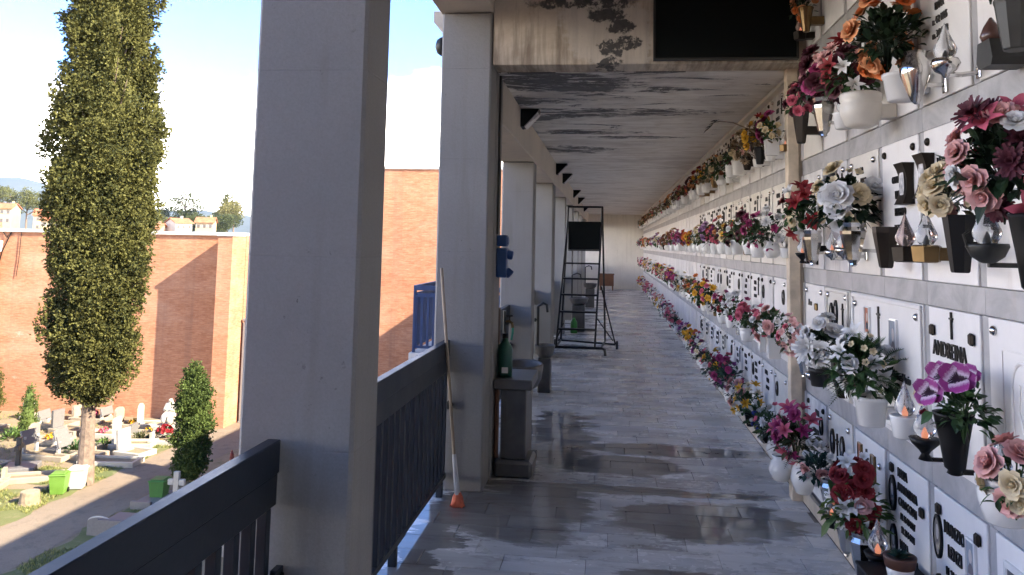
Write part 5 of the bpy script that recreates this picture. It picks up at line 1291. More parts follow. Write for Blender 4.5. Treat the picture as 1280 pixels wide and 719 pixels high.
for k, poly in enumerate((wavy(-14.75, 16, 29.2, 0.15)+list(reversed(wavy(-15.75, 16, 29.2, 0.25))), [(-17.6, 16.5), (-15.9, 16.2), (-15.7, 19.5), (-16.2, 21.4), (-18.0, 21.0), (-19.0, 18.5)],
                          wavy(-12.55, 10, 21, 0.12)+list(reversed(wavy(-11.6, 10, 21, 0.2))), [(-17.0, 21.9), (-15.9, 21.8), (-16.0, 23.4), (-17.3, 23.6)])):
    sheet('lawn', poly, G+0.003+0.002*(k % 2), M_LAWN)
# grass blades
M_BLADE = m_leaf('light'); 
n = NT('grass_blade'); gm = n.node('NewGeometry'); n.set(Base__Color=n.mix(gm.outputs['Random Per Island'], (0.07, 0.10, 0.02), (0.24, 0.22, 0.06)), Roughness=0.6); M_BLADE = n.m
b = MB()
def blades(n, x0, x1, y0, y1, h=0.07):
    for i in range(n):
        x, y = gr.uniform(x0, x1), gr.uniform(y0, y1)
        if math.sin(x*3.1+1.3*math.sin(y*2.3))+math.sin(y*2.7+x) < -0.5: continue
        a = gr.uniform(0, PI); w = 0.012; l = h*gr.uniform(0.5, 1.4); dx, dy = gr.gauss(0, 0.35)*l, gr.gauss(0, 0.35)*l
        b.add([(x-w*math.cos(a), y-w*math.sin(a), G), (x+w*math.cos(a), y+w*math.sin(a), G), (x+dx, y+dy, G+l)], [(0, 1, 2)])
blades(9000, -15.7, -14.75, 17, 29); blades(7000, -18.8, -15.9, 16.5, 21.2); blades(2500, -17.2, -15.95, 21.9, 23.5); blades(5000, -12.55, -11.5, 11, 21); blades(6000, -24, -16, 20, 30, 0.06)
stuff(b.obj('grass', M_BLADE), 'short sunlit grass along the path and between graves', 'grass')

# ---- brick walls
bw = thing('brick_wall', 'long red brick cemetery wall with pale coping behind the graves', 'wall', (0, 0, 0))
MB().box(-48, 30.5, G-0.01, -14.36, 30.95, 1.72).obj('brickwork', M_BRICK, bw)
MB().cbox(-48, 30.40, 1.721, -14.33, 31.05, 1.85, 0.02).obj('coping', M_COPING, bw)
MB().box(-14.97, 29.35, G-0.01, -14.38, 30.498, 1.70).obj('pier', M_BRICK, bw)
MB().cbox(-15.02, 29.30, 1.701, -14.33, 30.39, 1.85, 0.02).obj('pier_coping', M_COPING, bw)
MB().box(-26.6, 30.0, G-0.01, -25.0, 30.498, 0.9).obj('buttress', M_BRICK, bw); MB().prism([(29.95, 0.901), (30.498, 0.901), (30.498, 1.35)], 0, -26.65, -24.95).obj('buttress_cap', M_COPING, bw)
tb = thing('brick_building', 'tall red brick block seen between the two front pillars', 'building', (0, 0, 0))
MB().box(-11.6, 31.0, G-0.01, 4.0, 40, 4.50).obj('brickwork', M_BRICK, tb); MB().cbox(-11.66, 30.94, 4.501, 4.06, 40.06, 4.62, 0.02).obj('coping', M_COPING, tb)
gt = thing('metal_gate', 'tall grey metal gate beside the brick pier', 'gate', (-14.3, 30.42, G))
M_GATE = mat('grey_gate_metal', (0.23, 0.22, 0.21), 0.6, bump=0.1)
for k in range(6): MB().cbox(0.02+k*0.44, -0.03, 0.06, 0.02+k*0.44+0.43, 0.0, 3.9, 0.008).obj('gate_panel', M_GATE, gt)
MB().cbox(0.0, -0.06, 3.905, 2.68, 0.03, 4.0, 0.008).obj('gate_rail', M_GATE, gt); MB().cbox(0.0, -0.06, 0.0, 2.68, 0.03, 0.055, 0.008).obj('gate_rail', M_GATE, gt)
tag(MB().tube([(-25.0, 30.44, 1.84), (-24.75, 30.43, 1.5), (-24.55, 30.44, 1.72), (-24.9, 30.43, 0.9), (-25.05, 30.44, 0.2), (-24.95, 30.44, -0.25)], 0.022, 6).obj('hanging_cable', M_BLACK), 'dark cable hanging down the brick wall at left', 'cable')
tag(MB().tube([(-24.1, 30.44, 1.84), (-24.13, 30.44, 0.6), (-24.2, 30.44, -0.1)], 0.015, 6).obj('hanging_cable', M_BLACK), 'second thinner straight cable hanging on the brick wall', 'cable')
# unseen brick mass added behind the viewpoint to darken the nearest pillar
blocker = thing('added_shade_block', 'unseen brick block added behind the viewpoint to shade the nearest pillar', 'building', (0, 0, 0))
MB().box(-16, -16, G-0.01, -1.35, -7.5, 4.0).obj('brickwork', M_BRICK, blocker); MB().cbox(-16.1, -16.1, 4.001, -1.33, -7.4, 4.15, 0.02).obj('coping', M_COPING, blocker)

# ---- conifers
def m_foliage(name, a, b_, rough=0.75):
    n = NT(name); gm = n.node('NewGeometry'); v = n.noise(n.world(), 1.6, 3)
    col = n.mix(gm.outputs['Random Per Island'], a, b_); col = n.mix(n.ramp(v, 0.4, 0.65, 0, 0.6), col, sh(b_, 1.15))
    n.set(Base__Color=col, Roughness=rough); n.b.inputs['Specular IOR Level'].default_value = 0.2
    return n.m
def tuft(mb, p, d, s, r, n=14, fine=1.0):
    """a spray: short blunt scale-leaf blades fanning round d, in small fingers"""
    d = d.normalized(); k = 0
    while k < n:
        e0 = (d + Vector((r.gauss(0, .6), r.gauss(0, .6), r.gauss(0, .6)))).normalized()
        q0 = p + e0*(s*r.uniform(0.05, 0.55)) + Vector((r.gauss(0, .16), r.gauss(0, .16), r.gauss(0, .16)))*s
        for i in range(5):
            e = (e0 + Vector((r.gauss(0, .5), r.gauss(0, .5), r.gauss(0, .5)))).normalized()
            sd = e.cross(Vector((r.gauss(0, 1), r.gauss(0, 1), r.gauss(0, 1)))).normalized()
            L = s*r.uniform(0.16, 0.36)*fine; w = L*r.uniform(0.16, 0.30)
            mb.add([q0-sd*w*0.5, q0+e*L*0.6+sd*w, q0+e*L, q0+e*L*0.6-sd*w], [(0, 1, 2, 3)])
            k += 1
def interp(prof, z):
    for (z0, r0), (z1, r1) in zip(prof, prof[1:]):
        if z0 <= z <= z1: return r0 + (r1-r0)*(z-z0)/(z1-z0)
    return 0.0
def conifer(name, label, loc, prof, trunk_r, trunk_top, ntuft, ts, mat_, seed, cat='tree', bark=None, upd=0.55, lobes=7, group=None, tn=14, fine=1.0):
    r = random.Random(seed); t = thing(name, label, cat, loc, group)
    zt = prof[-1][0]
    mb = MB(); pts = []
    for k in range(12):
        f = k/11; pts.append(Vector((0.05*math.sin(f*5+seed), 0.05*math.cos(f*4), f*trunk_top)))
    mb.tube(pts, [trunk_r*(1.25 if k == 0 else 1.0)*(1-0.85*k/11)+0.01 for k in range(12)], 10)
    z0 = prof[0][0]
    for k in range(int(26 if ntuft > 2000 else 8)):                 # limbs rising inside the crown
        z = r.uniform(z0*1.02, zt*0.75); a = r.uniform(0, 2*PI); R0 = interp(prof, min(zt-0.01, z+0.8))*0.8
        mb.tube([(0, 0, z), (R0*0.5*math.cos(a), R0*0.5*math.sin(a), z+R0*0.5), (R0*math.cos(a), R0*math.sin(a), z+R0*1.5)], [trunk_r*0.22, trunk_r*0.14, 0.008], 5)
    mb.obj('trunk', bark or M_BARK, t)
    lob = [(r.uniform(0, 2*PI), r.uniform(z0, zt), r.uniform(0.12, 0.36), r.uniform(0.14, 0.36), r.uniform(0.05, 0.11)*(zt-z0)*0.55) for _ in range(lobes*9)]
    fb = MB(); k = 0
    while k < ntuft:
        z = r.uniform(z0, zt); R0 = interp(prof, z)
        if r.random() > R0/max(q[1] for q in prof): continue
        a = r.uniform(0, 2*PI); g = 0.0
        for la, lz, amp, wa, wz in lob:
            da = (a-la+PI) % (2*PI)-PI; g = max(g, amp*math.exp(-(da/wa)**2-((z-lz)/wz)**2))
        R1 = R0*(0.80+g)
        if g < 0.05 and r.random() < 0.5: k += 0.35; continue                 # hollows between the sprays
        if g < 0.05: R1 *= r.uniform(0.6, 0.95)
        f = r.random()**0.45; rad = R1*(0.30+0.70*f)
        d = Vector((math.cos(a), math.sin(a), upd+r.gauss(0, .25)))
        tuft(fb, Vector((rad*math.cos(a), rad*math.sin(a), z)), d, ts*r.uniform(0.6, 1.45), r, tn, fine); k += 1
    fb.obj('crown', mat_, t)
    core = MB(); na, nz_ = 22, 40                       # the dense twiggy middle of the crown
    for q in range(nz_+1):
        z = z0+0.1+(zt-z0-0.3)*q/nz_; R0 = interp(prof, z)*0.66
        for u in range(na): a = 2*PI*u/na; rr = R0*r.uniform(0.72, 1.0); core.v.append((rr*math.cos(a), rr*math.sin(a), z+r.uniform(-0.1, 0.1)))
    for q in range(nz_):
        for u in range(na): core.f.append((q*na+u, q*na+(u+1) % na, (q+1)*na+(u+1) % na, (q+1)*na+u)); core.mi.append(0); core.sm.append(False)
    core.obj('inner_crown', mat_, t)
    return t
M_BARK = mat('grey_brown_bark', (0.17, 0.12, 0.085), 0.9, var=0.35, vscale=7, bump=0.8, bscale=16, bdist=0.03)
M_CYP = m_foliage('cypress_foliage', (0.026, 0.033, 0.010), (0.105, 0.098, 0.024))
M_CYP2 = m_foliage('young_cypress_foliage', (0.024, 0.042, 0.011), (0.085, 0.115, 0.026))
conifer('cypress_tree', 'very tall cypress with bare lower trunk standing by the path', (-14.93, 22.05, G),
        [(2.3, 0.25), (2.7, 0.85), (3.1, 1.06), (3.8, 1.18), (5.5, 1.30), (8.0, 1.48), (9.5, 1.55), (11.0, 1.48), (12.5, 1.32), (14.3, 1.12), (17.0, 0.85), (19.5, 0.3), (20.3, 0.03)], 0.19, 18.5, 7800, 0.34, M_CYP, 3, tn=75, lobes=18, fine=0.82)
conifer('young_cypress', 'bushy small cypress beside the path, just left of the near pillar', (-12.22, 23.0, G), [(0.05, 0.30), (0.4, 0.50), (1.2, 0.55), (2.2, 0.50), (2.8, 0.36), (3.2, 0.14), (3.35, 0.02)], 0.06, 2.8, 2200, 0.22, M_CYP2, 8, lobes=5, upd=1.5, tn=45, fine=0.9)
conifer('young_cypress', 'slender bright young cypress among the graves', (-20.5, 26.9, G), [(0.03, 0.42), (0.3, 0.40), (0.9, 0.30), (1.4, 0.20), (1.75, 0.03)], 0.04, 1.4, 320, 0.18, M_CYP2, 12, lobes=3, upd=1.3, tn=30)
conifer('young_cypress', 'narrow dark cypress cut off at the far left edge', (-24.1, 29.6, G), [(0.03, 0.35), (0.5, 0.42), (1.2, 0.34), (1.8, 0.18), (2.2, 0.03)], 0.05, 1.8, 320, 0.20, M_CYP, 14, lobes=3, upd=1.3, tn=30)

# ---- bins
def bin_(label, x, y, col, name, rz=0.2, s=1.0):
    t = thing('wheelie_bin', label, 'bin', (x, y, G), 'wheeled bins by the path', rz)
    m = mat(name, col, 0.45, var=0.1)
    def fr(z, k): return [(-0.24*k*s, -0.26*k*s, z), (0.24*k*s, -0.26*k*s, z), (0.24*k*s, 0.26*k*s, z), (-0.24*k*s, 0.26*k*s, z)]
    b = MB(); vs = fr(0.03*s, 0.80)+fr(0.60*s, 1.0); b.add(vs, [(3, 2, 1, 0), (4, 5, 6, 7), (0, 1, 5, 4), (1, 2, 6, 5), (2, 3, 7, 6), (3, 0, 4, 7)]); b.obj('bin_body', m, t)
    MB().cbox(-0.27*s, -0.29*s, 0.602*s, 0.27*s, 0.30*s, 0.655*s, 0.02).obj('lid', m, t); MB().cbox(-0.22*s, -0.23*s, 0.656*s, 0.22*s, 0.22*s, 0.685*s, 0.02).obj('lid_dome', m, t)
    MB().tube([(-0.2*s, 0.31*s, 0.58*s), (0.2*s, 0.31*s, 0.58*s)], 0.02*s, 8).obj('handle', m, t)
    for sx in (-1, 1):
        b = MB(); b.lathe([(0.03, -0.02), (0.075*s, -0.02), (0.075*s, 0.02), (0.03, 0.02)], 14); o = b.obj('wheel', M_BLACK, t, (sx*0.21*s, 0.20*s, 0.075*s)); o.rotation_euler = (0, R(90), 0)
bin_('bright green wheeled bin in sunlight left of the cypress trunk', -15.07, 21.2, (0.11, 0.215, 0.03), 'lime_plastic', 0.3, 0.85)
bin_('white wheeled bin touching the cypress trunk', -14.90, 21.75, (0.42, 0.40, 0.36), 'white_bin_plastic', 0.3, 0.88)
bin_('green wheeled bin in shade beside the white cross', -12.12, 21.2, (0.055, 0.16, 0.03), 'green_bin_plastic', 0.1, 0.85)
# ---- stump
t = thing('tree_stump', 'low pale tree stump on the grass near the bins', 'stump', (-15.25, 20.3, G))
b = MB(); b.lathe([(0.30, -0.01), (0.255, 0.06), (0.235, 0.30), (0.225, 0.325)], 14); b.obj('stump_wood', mat('cut_wood_bark', (0.24, 0.18, 0.11), 0.85, var=0.3, bump=0.5, bscale=12, bdist=0.02), t)
b = MB(); b.lathe([(0.222, 0.326), (0.20, 0.332)], 14); b.obj('cut_face', mat('cut_wood', (0.30, 0.23, 0.15), 0.8), t)

# ---- graves
M_ST = [mat('grave_white_marble', (0.40, 0.365, 0.30), 0.45, vscale=3, bump=0.1), mat('grave_grey_granite', (0.15, 0.14, 0.13), 0.5, vscale=20, bump=0.1), mat('grave_dark_granite', (0.045, 0.043, 0.04), 0.4, vscale=25), mat('grave_travertine', (0.30, 0.245, 0.17), 0.65, vscale=4, bump=0.15)]
M_FL = {k: m_petal(k) for k in ('red', 'pink', 'white', 'yellow')}
def plot(t, w, l, m, gravel=True):
    """kerbed plot running -X from the headstone toward +X"""
    k = 0.10; h = 0.16
    MB().cbox(0, -w/2, -0.01, l, -w/2+k, h, 0.012).obj('kerb', m, t); MB().cbox(0, w/2-k, -0.01, l, w/2, h, 0.012).obj('kerb', m, t); MB().cbox(l-k, -w/2+k+0.002, -0.01, l-0.001, w/2-k-0.002, h-0.003, 0.012).obj('kerb', m, t)
    if gravel: MB().box(0.0, -w/2+k+0.002, -0.01, l-k-0.002, w/2-k-0.002, 0.09).obj('plot_soil', M_SOIL, t)
def headstone(t, shape, w, h, th, m, z=0.0, lean=0.0):
    if shape == 'arch': poly = [(-w/2, 0), (w/2, 0), (w/2, h*0.72)] + [(w/2*math.cos(a), h*0.72+h*0.28*math.sin(a)) for a in [PI*i/10 for i in range(1, 10)]] + [(-w/2, h*0.72)]
    elif shape == 'shoulder': poly = [(-w/2, 0), (w/2, 0), (w/2, h*0.85), (w*0.28, h*0.88), (w*0.1, h), (-w*0.2, h*0.98), (-w/2, h*0.80)]
    else: poly = [(-w/2*0.94, 0), (w/2*0.94, 0), (w/2, h), (-w/2, h)]
    b = MB(); b.prism(poly, 1, -th/2, th/2); o = b.obj('headstone', m, t, (0, 0, z)); o.rotation_euler = (lean, 0, R(90)*0); return o
def grave(label, x, y, shape='slab', w=0.6, h=0.6, m=0, rz=0.0, pl=1.5, pw=0.8, lean=0.0, extra=None, group='graves in the garden'):
    t = thing('grave', label, 'grave', (x, y, G), group, rz); mm = M_ST[m]
    if pl: 
        p = bpy.data.objects.new('plot', None)
        plot(t, pw, pl, M_ST[3] if m != 0 else M_ST[0])
    if shape == 'tablet':                    # slab on two short legs, face dark, tilted back
        for sy in (-1, 1): MB().cbox(-0.05, sy*w*0.36-0.05, 0, 0.05, sy*w*0.36+0.05, h*0.75, 0.01).obj('stone_leg', M_ST[0], t)
        o = MB().cbox(-0.03, -w/2, 0, 0.03, w/2, h*0.55, 0.008).obj('headstone', mm, t, (0.075, 0, h*0.45)); o.rotation_euler = (0, R(-18), 0)
    else:
        MB().cbox(-0.14, -w/2-0.06, -0.01, 0.14, w/2+0.06, 0.14, 0.015).obj('base', mm, t)
        o = headstone(t, shape, w, h, 0.10, mm, 0.141); o.rotation_euler = (0, R(-6 if lean == 0 else lean), 0); o.rotation_euler.z = R(90)
        o.rotation_euler = (R(lean), 0, R(90))
    return t
def posy(t, x, y, z, col, n=14, s=0.16):
    r = random.Random(int(abs(x*100+y*37))); g = MB(); g.smooth = False
    for i in range(n):
        d = Vector((r.gauss(0, 1), r.gauss(0, 1), abs(r.gauss(0, 1))+0.3)).normalized(); leaf(g, d*s*0.3, d, s*0.9, s*0.22, r)
    g.obj('foliage', m_leaf('mid'), t, (x, y, z))
    b = MB()
    for i in range(n):
        d = Vector((r.gauss(0, 1), r.gauss(0, 1), abs(r.gauss(0, 1))+0.2)).normalized(); geo = blossom_geo('small', i % 3); m = Matrix.Translation(d*s) @ d.to_track_quat('Z', 'Y').to_matrix().to_4x4() @ Matrix.Scale(s*0.34, 4)
        b.add([m @ Vector(v) for v in geo.v], geo.f)
    stuff(b.obj('blossom_cluster', M_FL[col], t, (x, y, z)))
g = grave('dark slab on white legs beside the slender cypress, far left', -21.0, 28.4, 'tablet', 0.62, 0.6, 1, 0, 1.2)
grave('grey upright stone right of the slender cypress', -20.0, 27.8, 'slab', 0.5, 0.62, 1, -0.2, 1.2)
grave('dark tablet with white legs behind the dark cross', -18.6, 24.6, 'tablet', 0.72, 0.85, 1, -0.1, 1.6, 0.9)
g = grave('upper of two dark tilted slabs left of the trunk', -18.35, 25.7, 'tablet', 0.62, 0.62, 1, -0.1, 1.5)
g = grave('lower of two dark tilted slabs left of the trunk', -17.55, 24.8, 'tablet', 0.64, 0.66, 1, -0.1, 1.4)
grave('tall white headstone right of the cypress trunk', -16.65, 26.2, 'slab', 0.55, 0.82, 0, 0.2, 1.3)
grave('leaning grey-white headstone in front of the tall white one', -15.85, 25.4, 'slab', 0.55, 0.66, 0, -0.2, 1.0, 0.8, -6)
grave('round shouldered white headstone near the brick wall', -17.5, 29.0, 'shoulder', 0.58, 0.72, 0, 0.3, 1.1)
grave('low frame shaped grey stone by the brick wall', -19.3, 29.6, 'tablet', 0.7, 0.55, 1, 0.0, 0)
g = grave('white kerbed grave with low stone just right of the trunk', -16.3, 24.1, 'slab', 0.45, 0.36, 0, 0.1, 1.7, 0.8)
g = grave('small grey stone plot behind the red flowers', -16.9, 27.6, 'slab', 0.5, 0.3, 1, 0.1, 1.1); posy(g, 0.5, 0.1, 0.2, 'yellow', 10, 0.12)
g = grave('grave bordered in pale stone at left edge of the lawn', -18.7, 20.6, 'slab', 0.6, 0.35, 3, 0.35, 2.0, 0.9); posy(g, 0.8, 0.0, 0.2, 'yellow', 16, 0.2)
g = grave('low pale plot behind the stump', -17.3, 21.9, 'slab', 0.25, 0.25, 3, 0.45, 1.5, 0.7)
for k, (x, y, m, sp, col, l) in enumerate(((-23.2, 27.6, 1, 'slab', 'white', 'grey stone with white flowers at the left edge'), (-22.4, 25.6, 0, 'arch', 'red', 'small arched white stone with orange-red flowers at left'), (-19.6, 23.2, 3, 'slab', 'yellow', 'sandy low stone with yellow flowers, left foreground'),
                            (-21.4, 23.9, 2, 'slab', 'white', 'black low stone, left foreground'), (-19.7, 26.2, 3, 'shoulder', 'yellow', 'sandy shouldered stone behind the tilted slabs'), (-18.5, 27.4, 0, 'slab', 'pink', 'low white plot with pink flowers behind the trunk'), (-20.5, 29.6, 3, 'slab', 'pink', 'sandy stone with large pink flowers under the brick wall'),
                            (-22.4, 29.4, 0, 'slab', 'white', 'pale stone beside the narrow dark cypress'), (-18.3, 28.9, 3, 'arch', 'yellow', 'arched sandy stone near the wall foot'))):
    g = grave(l, x, y, sp, 0.5, 0.42+0.08*(k % 3), m, gr.uniform(-0.15, 0.15), 1.3, 0.75); posy(g, 0.6, 0.0, 0.14, col, 14, 0.17 if k != 6 else 0.28)
g = grave('white grave with big red flowers in front of the statue', -15.75, 27.0, 'slab', 0.5, 0.22, 0, 0.1, 1.1, 1.0); posy(g, 0.3, 0.15, 0.26, 'red', 26, 0.28); posy(g, 0.7, -0.15, 0.2, 'yellow', 8, 0.12)
# dark stone cross on a base
t = thing('stone_cross', 'dark grey stone cross on a low slab, left side', 'cross', (-17.75, 23.0, G), None, 0.4)
MB().cbox(-0.35, -0.45, -0.01, 0.55, 0.45, 0.16, 0.02).obj('base', M_ST[1], t); MB().cbox(-0.07, -0.08, 0.161, 0.07, 0.08, 0.98, 0.015).obj('upright', M_ST[2], t)
for sy in (-1, 1): MB().cbox(-0.065, sy*0.081, 0.62, 0.065, sy*0.30, 0.77, 0.015).obj('arm', M_ST[2], t)
# near shaded graves along the right edge of the path
t = thing('white_cross', 'white stone cross in the shade, right above the railing', 'cross', (-11.25, 20.5, G))
MB().cbox(-0.075, -0.05, 0.16, 0.075, 0.05, 0.99, 0.012).obj('upright', M_ST[0], t); MB().cbox(-0.30, -0.20, -0.01, 0.30, 0.20, 0.159, 0.015).obj('base', M_ST[0], t)
for sx in (-1, 1): MB().cbox(sx*0.0755, -0.048, 0.64, sx*0.23, 0.048, 0.79, 0.012).obj('arm', M_ST[0], t)
def near_grave(label, x, y, w, h, m, rnd_):
    t = thing('grave', label, 'grave', (x, y, G), 'graves in the garden')
    b = MB(); n_ = 10
    poly = [(-w/2, 0), (w/2, 0)] + ([(w/2*math.cos(a), h*0.75+h*0.25*math.sin(a)) for a in [PI*i/n_ for i in range(n_+1)]] if rnd_ else [(w/2, h), (-w/2, h)])
    b.prism(poly, 1, -0.05, 0.05); b.obj('headstone', M_ST[m], t)
    MB().cbox(-w/2-0.03, 0.055, -0.01, w/2+0.03, 1.3, 0.12, 0.015).obj('plot_slab', M_ST[m], t)
    if rnd_: 
        MB().cbox(-0.018, -0.062, 0.08, 0.018, -0.051, 0.28, 0.004).obj('inset_strip', M_ST[0], t); rim = MB(); rim.tube([(w/2*1.02*math.cos(a), -0.0, h*0.75+h*0.27*math.sin(a)) for a in [PI*i/n_ for i in range(n_+1)]], 0.022, 6); rim.obj('rim', M_ST[0], t)
    return t
g = near_grave('grey arched headstone with pale rim in the shade by the path', -12.05, 18.5, 0.56, 0.42, 1, True); posy(g, 0.42, 0.25, 0.1, 'red', 16, 0.14)
near_grave('flat grey headstone in the shade between arch and cross', -12.15, 20.4, 0.55, 0.20, 1, False)
g = near_grave('grey headstone hidden low behind the railing', -11.2, 17.6, 0.6, 0.7, 1, False); posy(g, 0.1, 0.5, 0.15, 'white', 16, 0.2)
g = near_grave('white headstone seen through the railing bars', -9.9, 16.2, 0.6, 0.7, 0, True); posy(g, 0.1, 0.5, 0.15, 'pink', 16, 0.2)
near_grave('white slab grave seen through the railing bars', -9.2, 14.6, 0.7, 0.6, 0, False); near_grave('pale headstone low behind the railing bars', -8.6, 17.8, 0.6, 0.7, 0, True)
t = thing('grave_lantern', 'small dark red grave lantern at the path edge near the pillar', 'lantern', (-12.05, 25.3, G))
b = MB(); b.lathe([(0.08, 0), (0.07, 0.03), (0.06, 0.22), (0.03, 0.27), (0.03, 0.31)], 10); b.obj('lantern_body', mat('dark_red_lantern', (0.18, 0.03, 0.02), 0.35), t)
# shrubs
def shrub(label, x, y, s, lk, n=160):
    t = thing('shrub', label, 'shrub', (x, y, G), 'low shrubs among the graves'); r = random.Random(int(x*-50+y)); b = MB()
    for i in range(n):
        d = Vector((r.gauss(0, 1), r.gauss(0, 1), abs(r.gauss(0, .9))+0.1)).normalized(); leaf(b, d*s*r.uniform(0.3, 0.9), d+Vector((0, 0, 0.3)), s*0.4, s*0.09, r)
    b.obj('leaves', m_leaf(lk), t)
shrub('bright green low shrub right of the cypress trunk', -16.95, 26.0, 0.32, 'light'); shrub('dark green shrub touching the left of the trunk', -17.3, 25.1, 0.42, 'mid', 220)
shrub('small olive shrub beside the tall white headstone', -16.2, 26.9, 0.35, 'olive'); shrub('olive shrub at the left edge', -22.9, 26.5, 0.4, 'olive'); shrub('green shrub at the foot of the slender cypress', -20.7, 26.4, 0.4, 'light'); shrub('yellow-green shrub in the left foreground', -18.1, 22.3, 0.34, 'light')
# bench by the wall
t = thing('garden_bench', 'wooden slatted bench against the brick wall behind the trunk', 'bench', (-19.9, 29.95, G))
M_BENCH = mat('bench_wood', (0.30, 0.20, 0.12), 0.8)
for k in range(3): MB().cbox(-0.55, 0.14, 0.50+0.13*k, 0.55, 0.17, 0.59+0.13*k, 0.005).obj('back_slat', M_BENCH, t)
for k in range(3): MB().cbox(-0.55, -0.25+0.13*k, 0.40, 0.55, -0.15+0.13*k, 0.43, 0.005).obj('seat_slat', M_BENCH, t)
for x in (-0.45, 0.45): MB().cbox(x-0.03, -0.22, -0.01, x+0.03, -0.16, 0.399, 0.005).obj('leg', M_BENCH, t); MB().cbox(x-0.03, 0.175, -0.01, x+0.03, 0.22, 0.86, 0.005).obj('leg', M_BENCH, t)
# statue: seated draped white figure on a plinth
t = thing('statue', 'white marble statue of a seated praying figure near the small cypress', 'statue', (-15.85, 28.2, G))
MB().cbox(-0.45, -0.38, -0.01, 0.45, 0.40, 0.34, 0.02).obj('plinth', M_ST[0], t)
sk_v = [(0, 0, 0.62), (0, 0.0, 0.82), (0, -0.02, 1.02), (0, -0.03, 1.14), (0, -0.06, 1.27), (0.16, -0.02, 1.03), (0.20, -0.10, 0.84), (0.06, -0.22, 0.92), (-0.16, -0.02, 1.03), (-0.20, -0.10, 0.84), (-0.05, -0.22, 0.92), (0.13, -0.25, 0.62), (0.13, -0.30, 0.40), (-0.13, -0.25, 0.62), (-0.13, -0.30, 0.40), (0.0, 0.05, 0.42)]
sk_e = [(0, 1), (1, 2), (2, 3), (3, 4), (2, 5), (5, 6), (6, 7), (2, 8), (8, 9), (9, 10), (0, 11), (11, 12), (0, 13), (13, 14), (0, 15)]
sk_r = [0.19, 0.16, 0.15, 0.06, 0.105, 0.075, 0.055, 0.04, 0.075, 0.055, 0.04, 0.12, 0.11, 0.12, 0.11, 0.22]
me = bpy.data.meshes.new('figure'); me.from_pydata(sk_v, sk_e, []); me.materials.append(M_ST[0])
o = link('figure', me, t)
md = o.modifiers.new('skin', 'SKIN'); o.modifiers.new('sub', 'SUBSURF').levels = 2; o.modifiers['sub'].render_levels = 2
for i, v in enumerate(me.skin_vertices[0].data): v.radius = (sk_r[i], sk_r[i]); v.use_root = (i == 0)

# ================================================================== BEYOND THE WALL
M_TILEROOF = mat('terracotta_roof', (0.34, 0.125, 0.055), 0.85, var=0.3, vscale=0.8, bump=0.4, bscale=3, bdist=0.1)
WCOL = {'white': mat('white_render', (0.50, 0.45, 0.38), 0.85, vscale=0.3), 'cream': mat('cream_render', (0.42, 0.31, 0.17), 0.85, vscale=0.3), 'pink': mat('pink_render', (0.38, 0.24, 0.16), 0.85, vscale=0.3)}
M_WIN = mat('dark_window', (0.10, 0.085, 0.07), 0.4)
def house(label, x, y, w, d, zt, col, rz, ridge=1.6, wins=3):
    x, y, zt = x*2.0, y*2.0, 1.6+(zt-1.6)*2.0; ridge *= 1.5
    t = thing('house', label, 'house', (x, y, G), 'houses beyond the brick wall', rz); H = zt-G-ridge
    MB().box(-w/2, -d/2, -0.5, w/2, d/2, H).obj('wall', WCOL[col], t)
    e = 0.5
    b = MB(); vs = [(-w/2-e, -d/2-e, H-0.15), (w/2+e, -d/2-e, H-0.15), (w/2+e, d/2+e, H-0.15), (-w/2-e, d/2+e, H-0.15), (-w/2-e, 0, H+ridge), (w/2+e, 0, H+ridge)]
    vs += [(a, c, q+0.25) for a, c, q in vs]
    b.add(vs, [(0, 1, 5, 4), (2, 3, 4, 5), (7, 6, 10, 11), (9, 8, 11, 10), (0, 6, 7, 1), (2, 8, 9, 3), (0, 4, 10, 6), (3, 9, 10, 4), (1, 7, 11, 5), (2, 5, 11, 8)])
    rf = b.obj('roof', M_TILEROOF, t)
    gb_ = MB(); gb_.prism([(-d/2, H+0.001), (d/2, H+0.001), (0, H+ridge-0.12)], 0, -w/2, w/2); gb_.obj('gable', WCOL[col], t)
    MB().box(-0.4, -0.3, H+ridge*0.4, 0.3, 0.4, H+ridge+1.0).obj('chimney', WCOL[col], rf, (w*0.25, d*0.15, 0))
    for k in range(wins):
        for lv in range(2):
            xx = -w/2 + w*(k+0.5)/wins; zz = H-1.9-lv*3.0
            if zz > 0.5: 
                q = MB().box(xx-0.4, -d/2-0.06, zz, xx+0.4, -d/2+0.02, zz+1.2).obj('window', M_WIN, t)
                MB().box(xx-0.85, -d/2-0.09, zz-0.02, xx-0.51, -d/2-0.0, zz+1.32).obj('shutter', MATS['grey_gate_metal'], q); MB().box(xx+0.51, -d/2-0.09, zz-0.02, xx+0.85, -d/2-0.0, zz+1.32).obj('shutter', MATS['grey_gate_metal'], q)
house('tall pale house cut by the left edge', -108.5, 133, 6, 8, 7.2, 'cream', 0.3, 1.2)
house('long white house low at the far left', -103.5, 122, 9, 7, 3.6, 'white', 0.75, 1.0)
house('cream house with long orange roof behind the white one', -104.0, 138, 8.5, 8, 6.4, 'cream', 0.5, 1.5)
house('pinkish house with orange roof, second from left group right side', -99.6, 136, 5.5, 7, 6.0, 'pink', 0.9, 1.5)
house('pale house with stepped orange roof next to the cypress crown', -95.2, 128, 6.5, 6, 5.2, 'cream', 0.2, 1.4)
house('white gabled house between cypress and pillar', -73.6, 130, 6.0, 7, 4.9, 'white', 1.0, 1.0)
house('yellow house with orange roof right of the white gabled one', -71.8, 136, 6.0, 6, 5.3, 'cream', 0.3, 1.2)
house('low house with only its orange roof showing beside the cypress', -77.0, 128, 7, 6, 3.9, 'pink', 0.1, 1.1)
def m_far(name, a, b_): return m_foliage(name, a, b_)
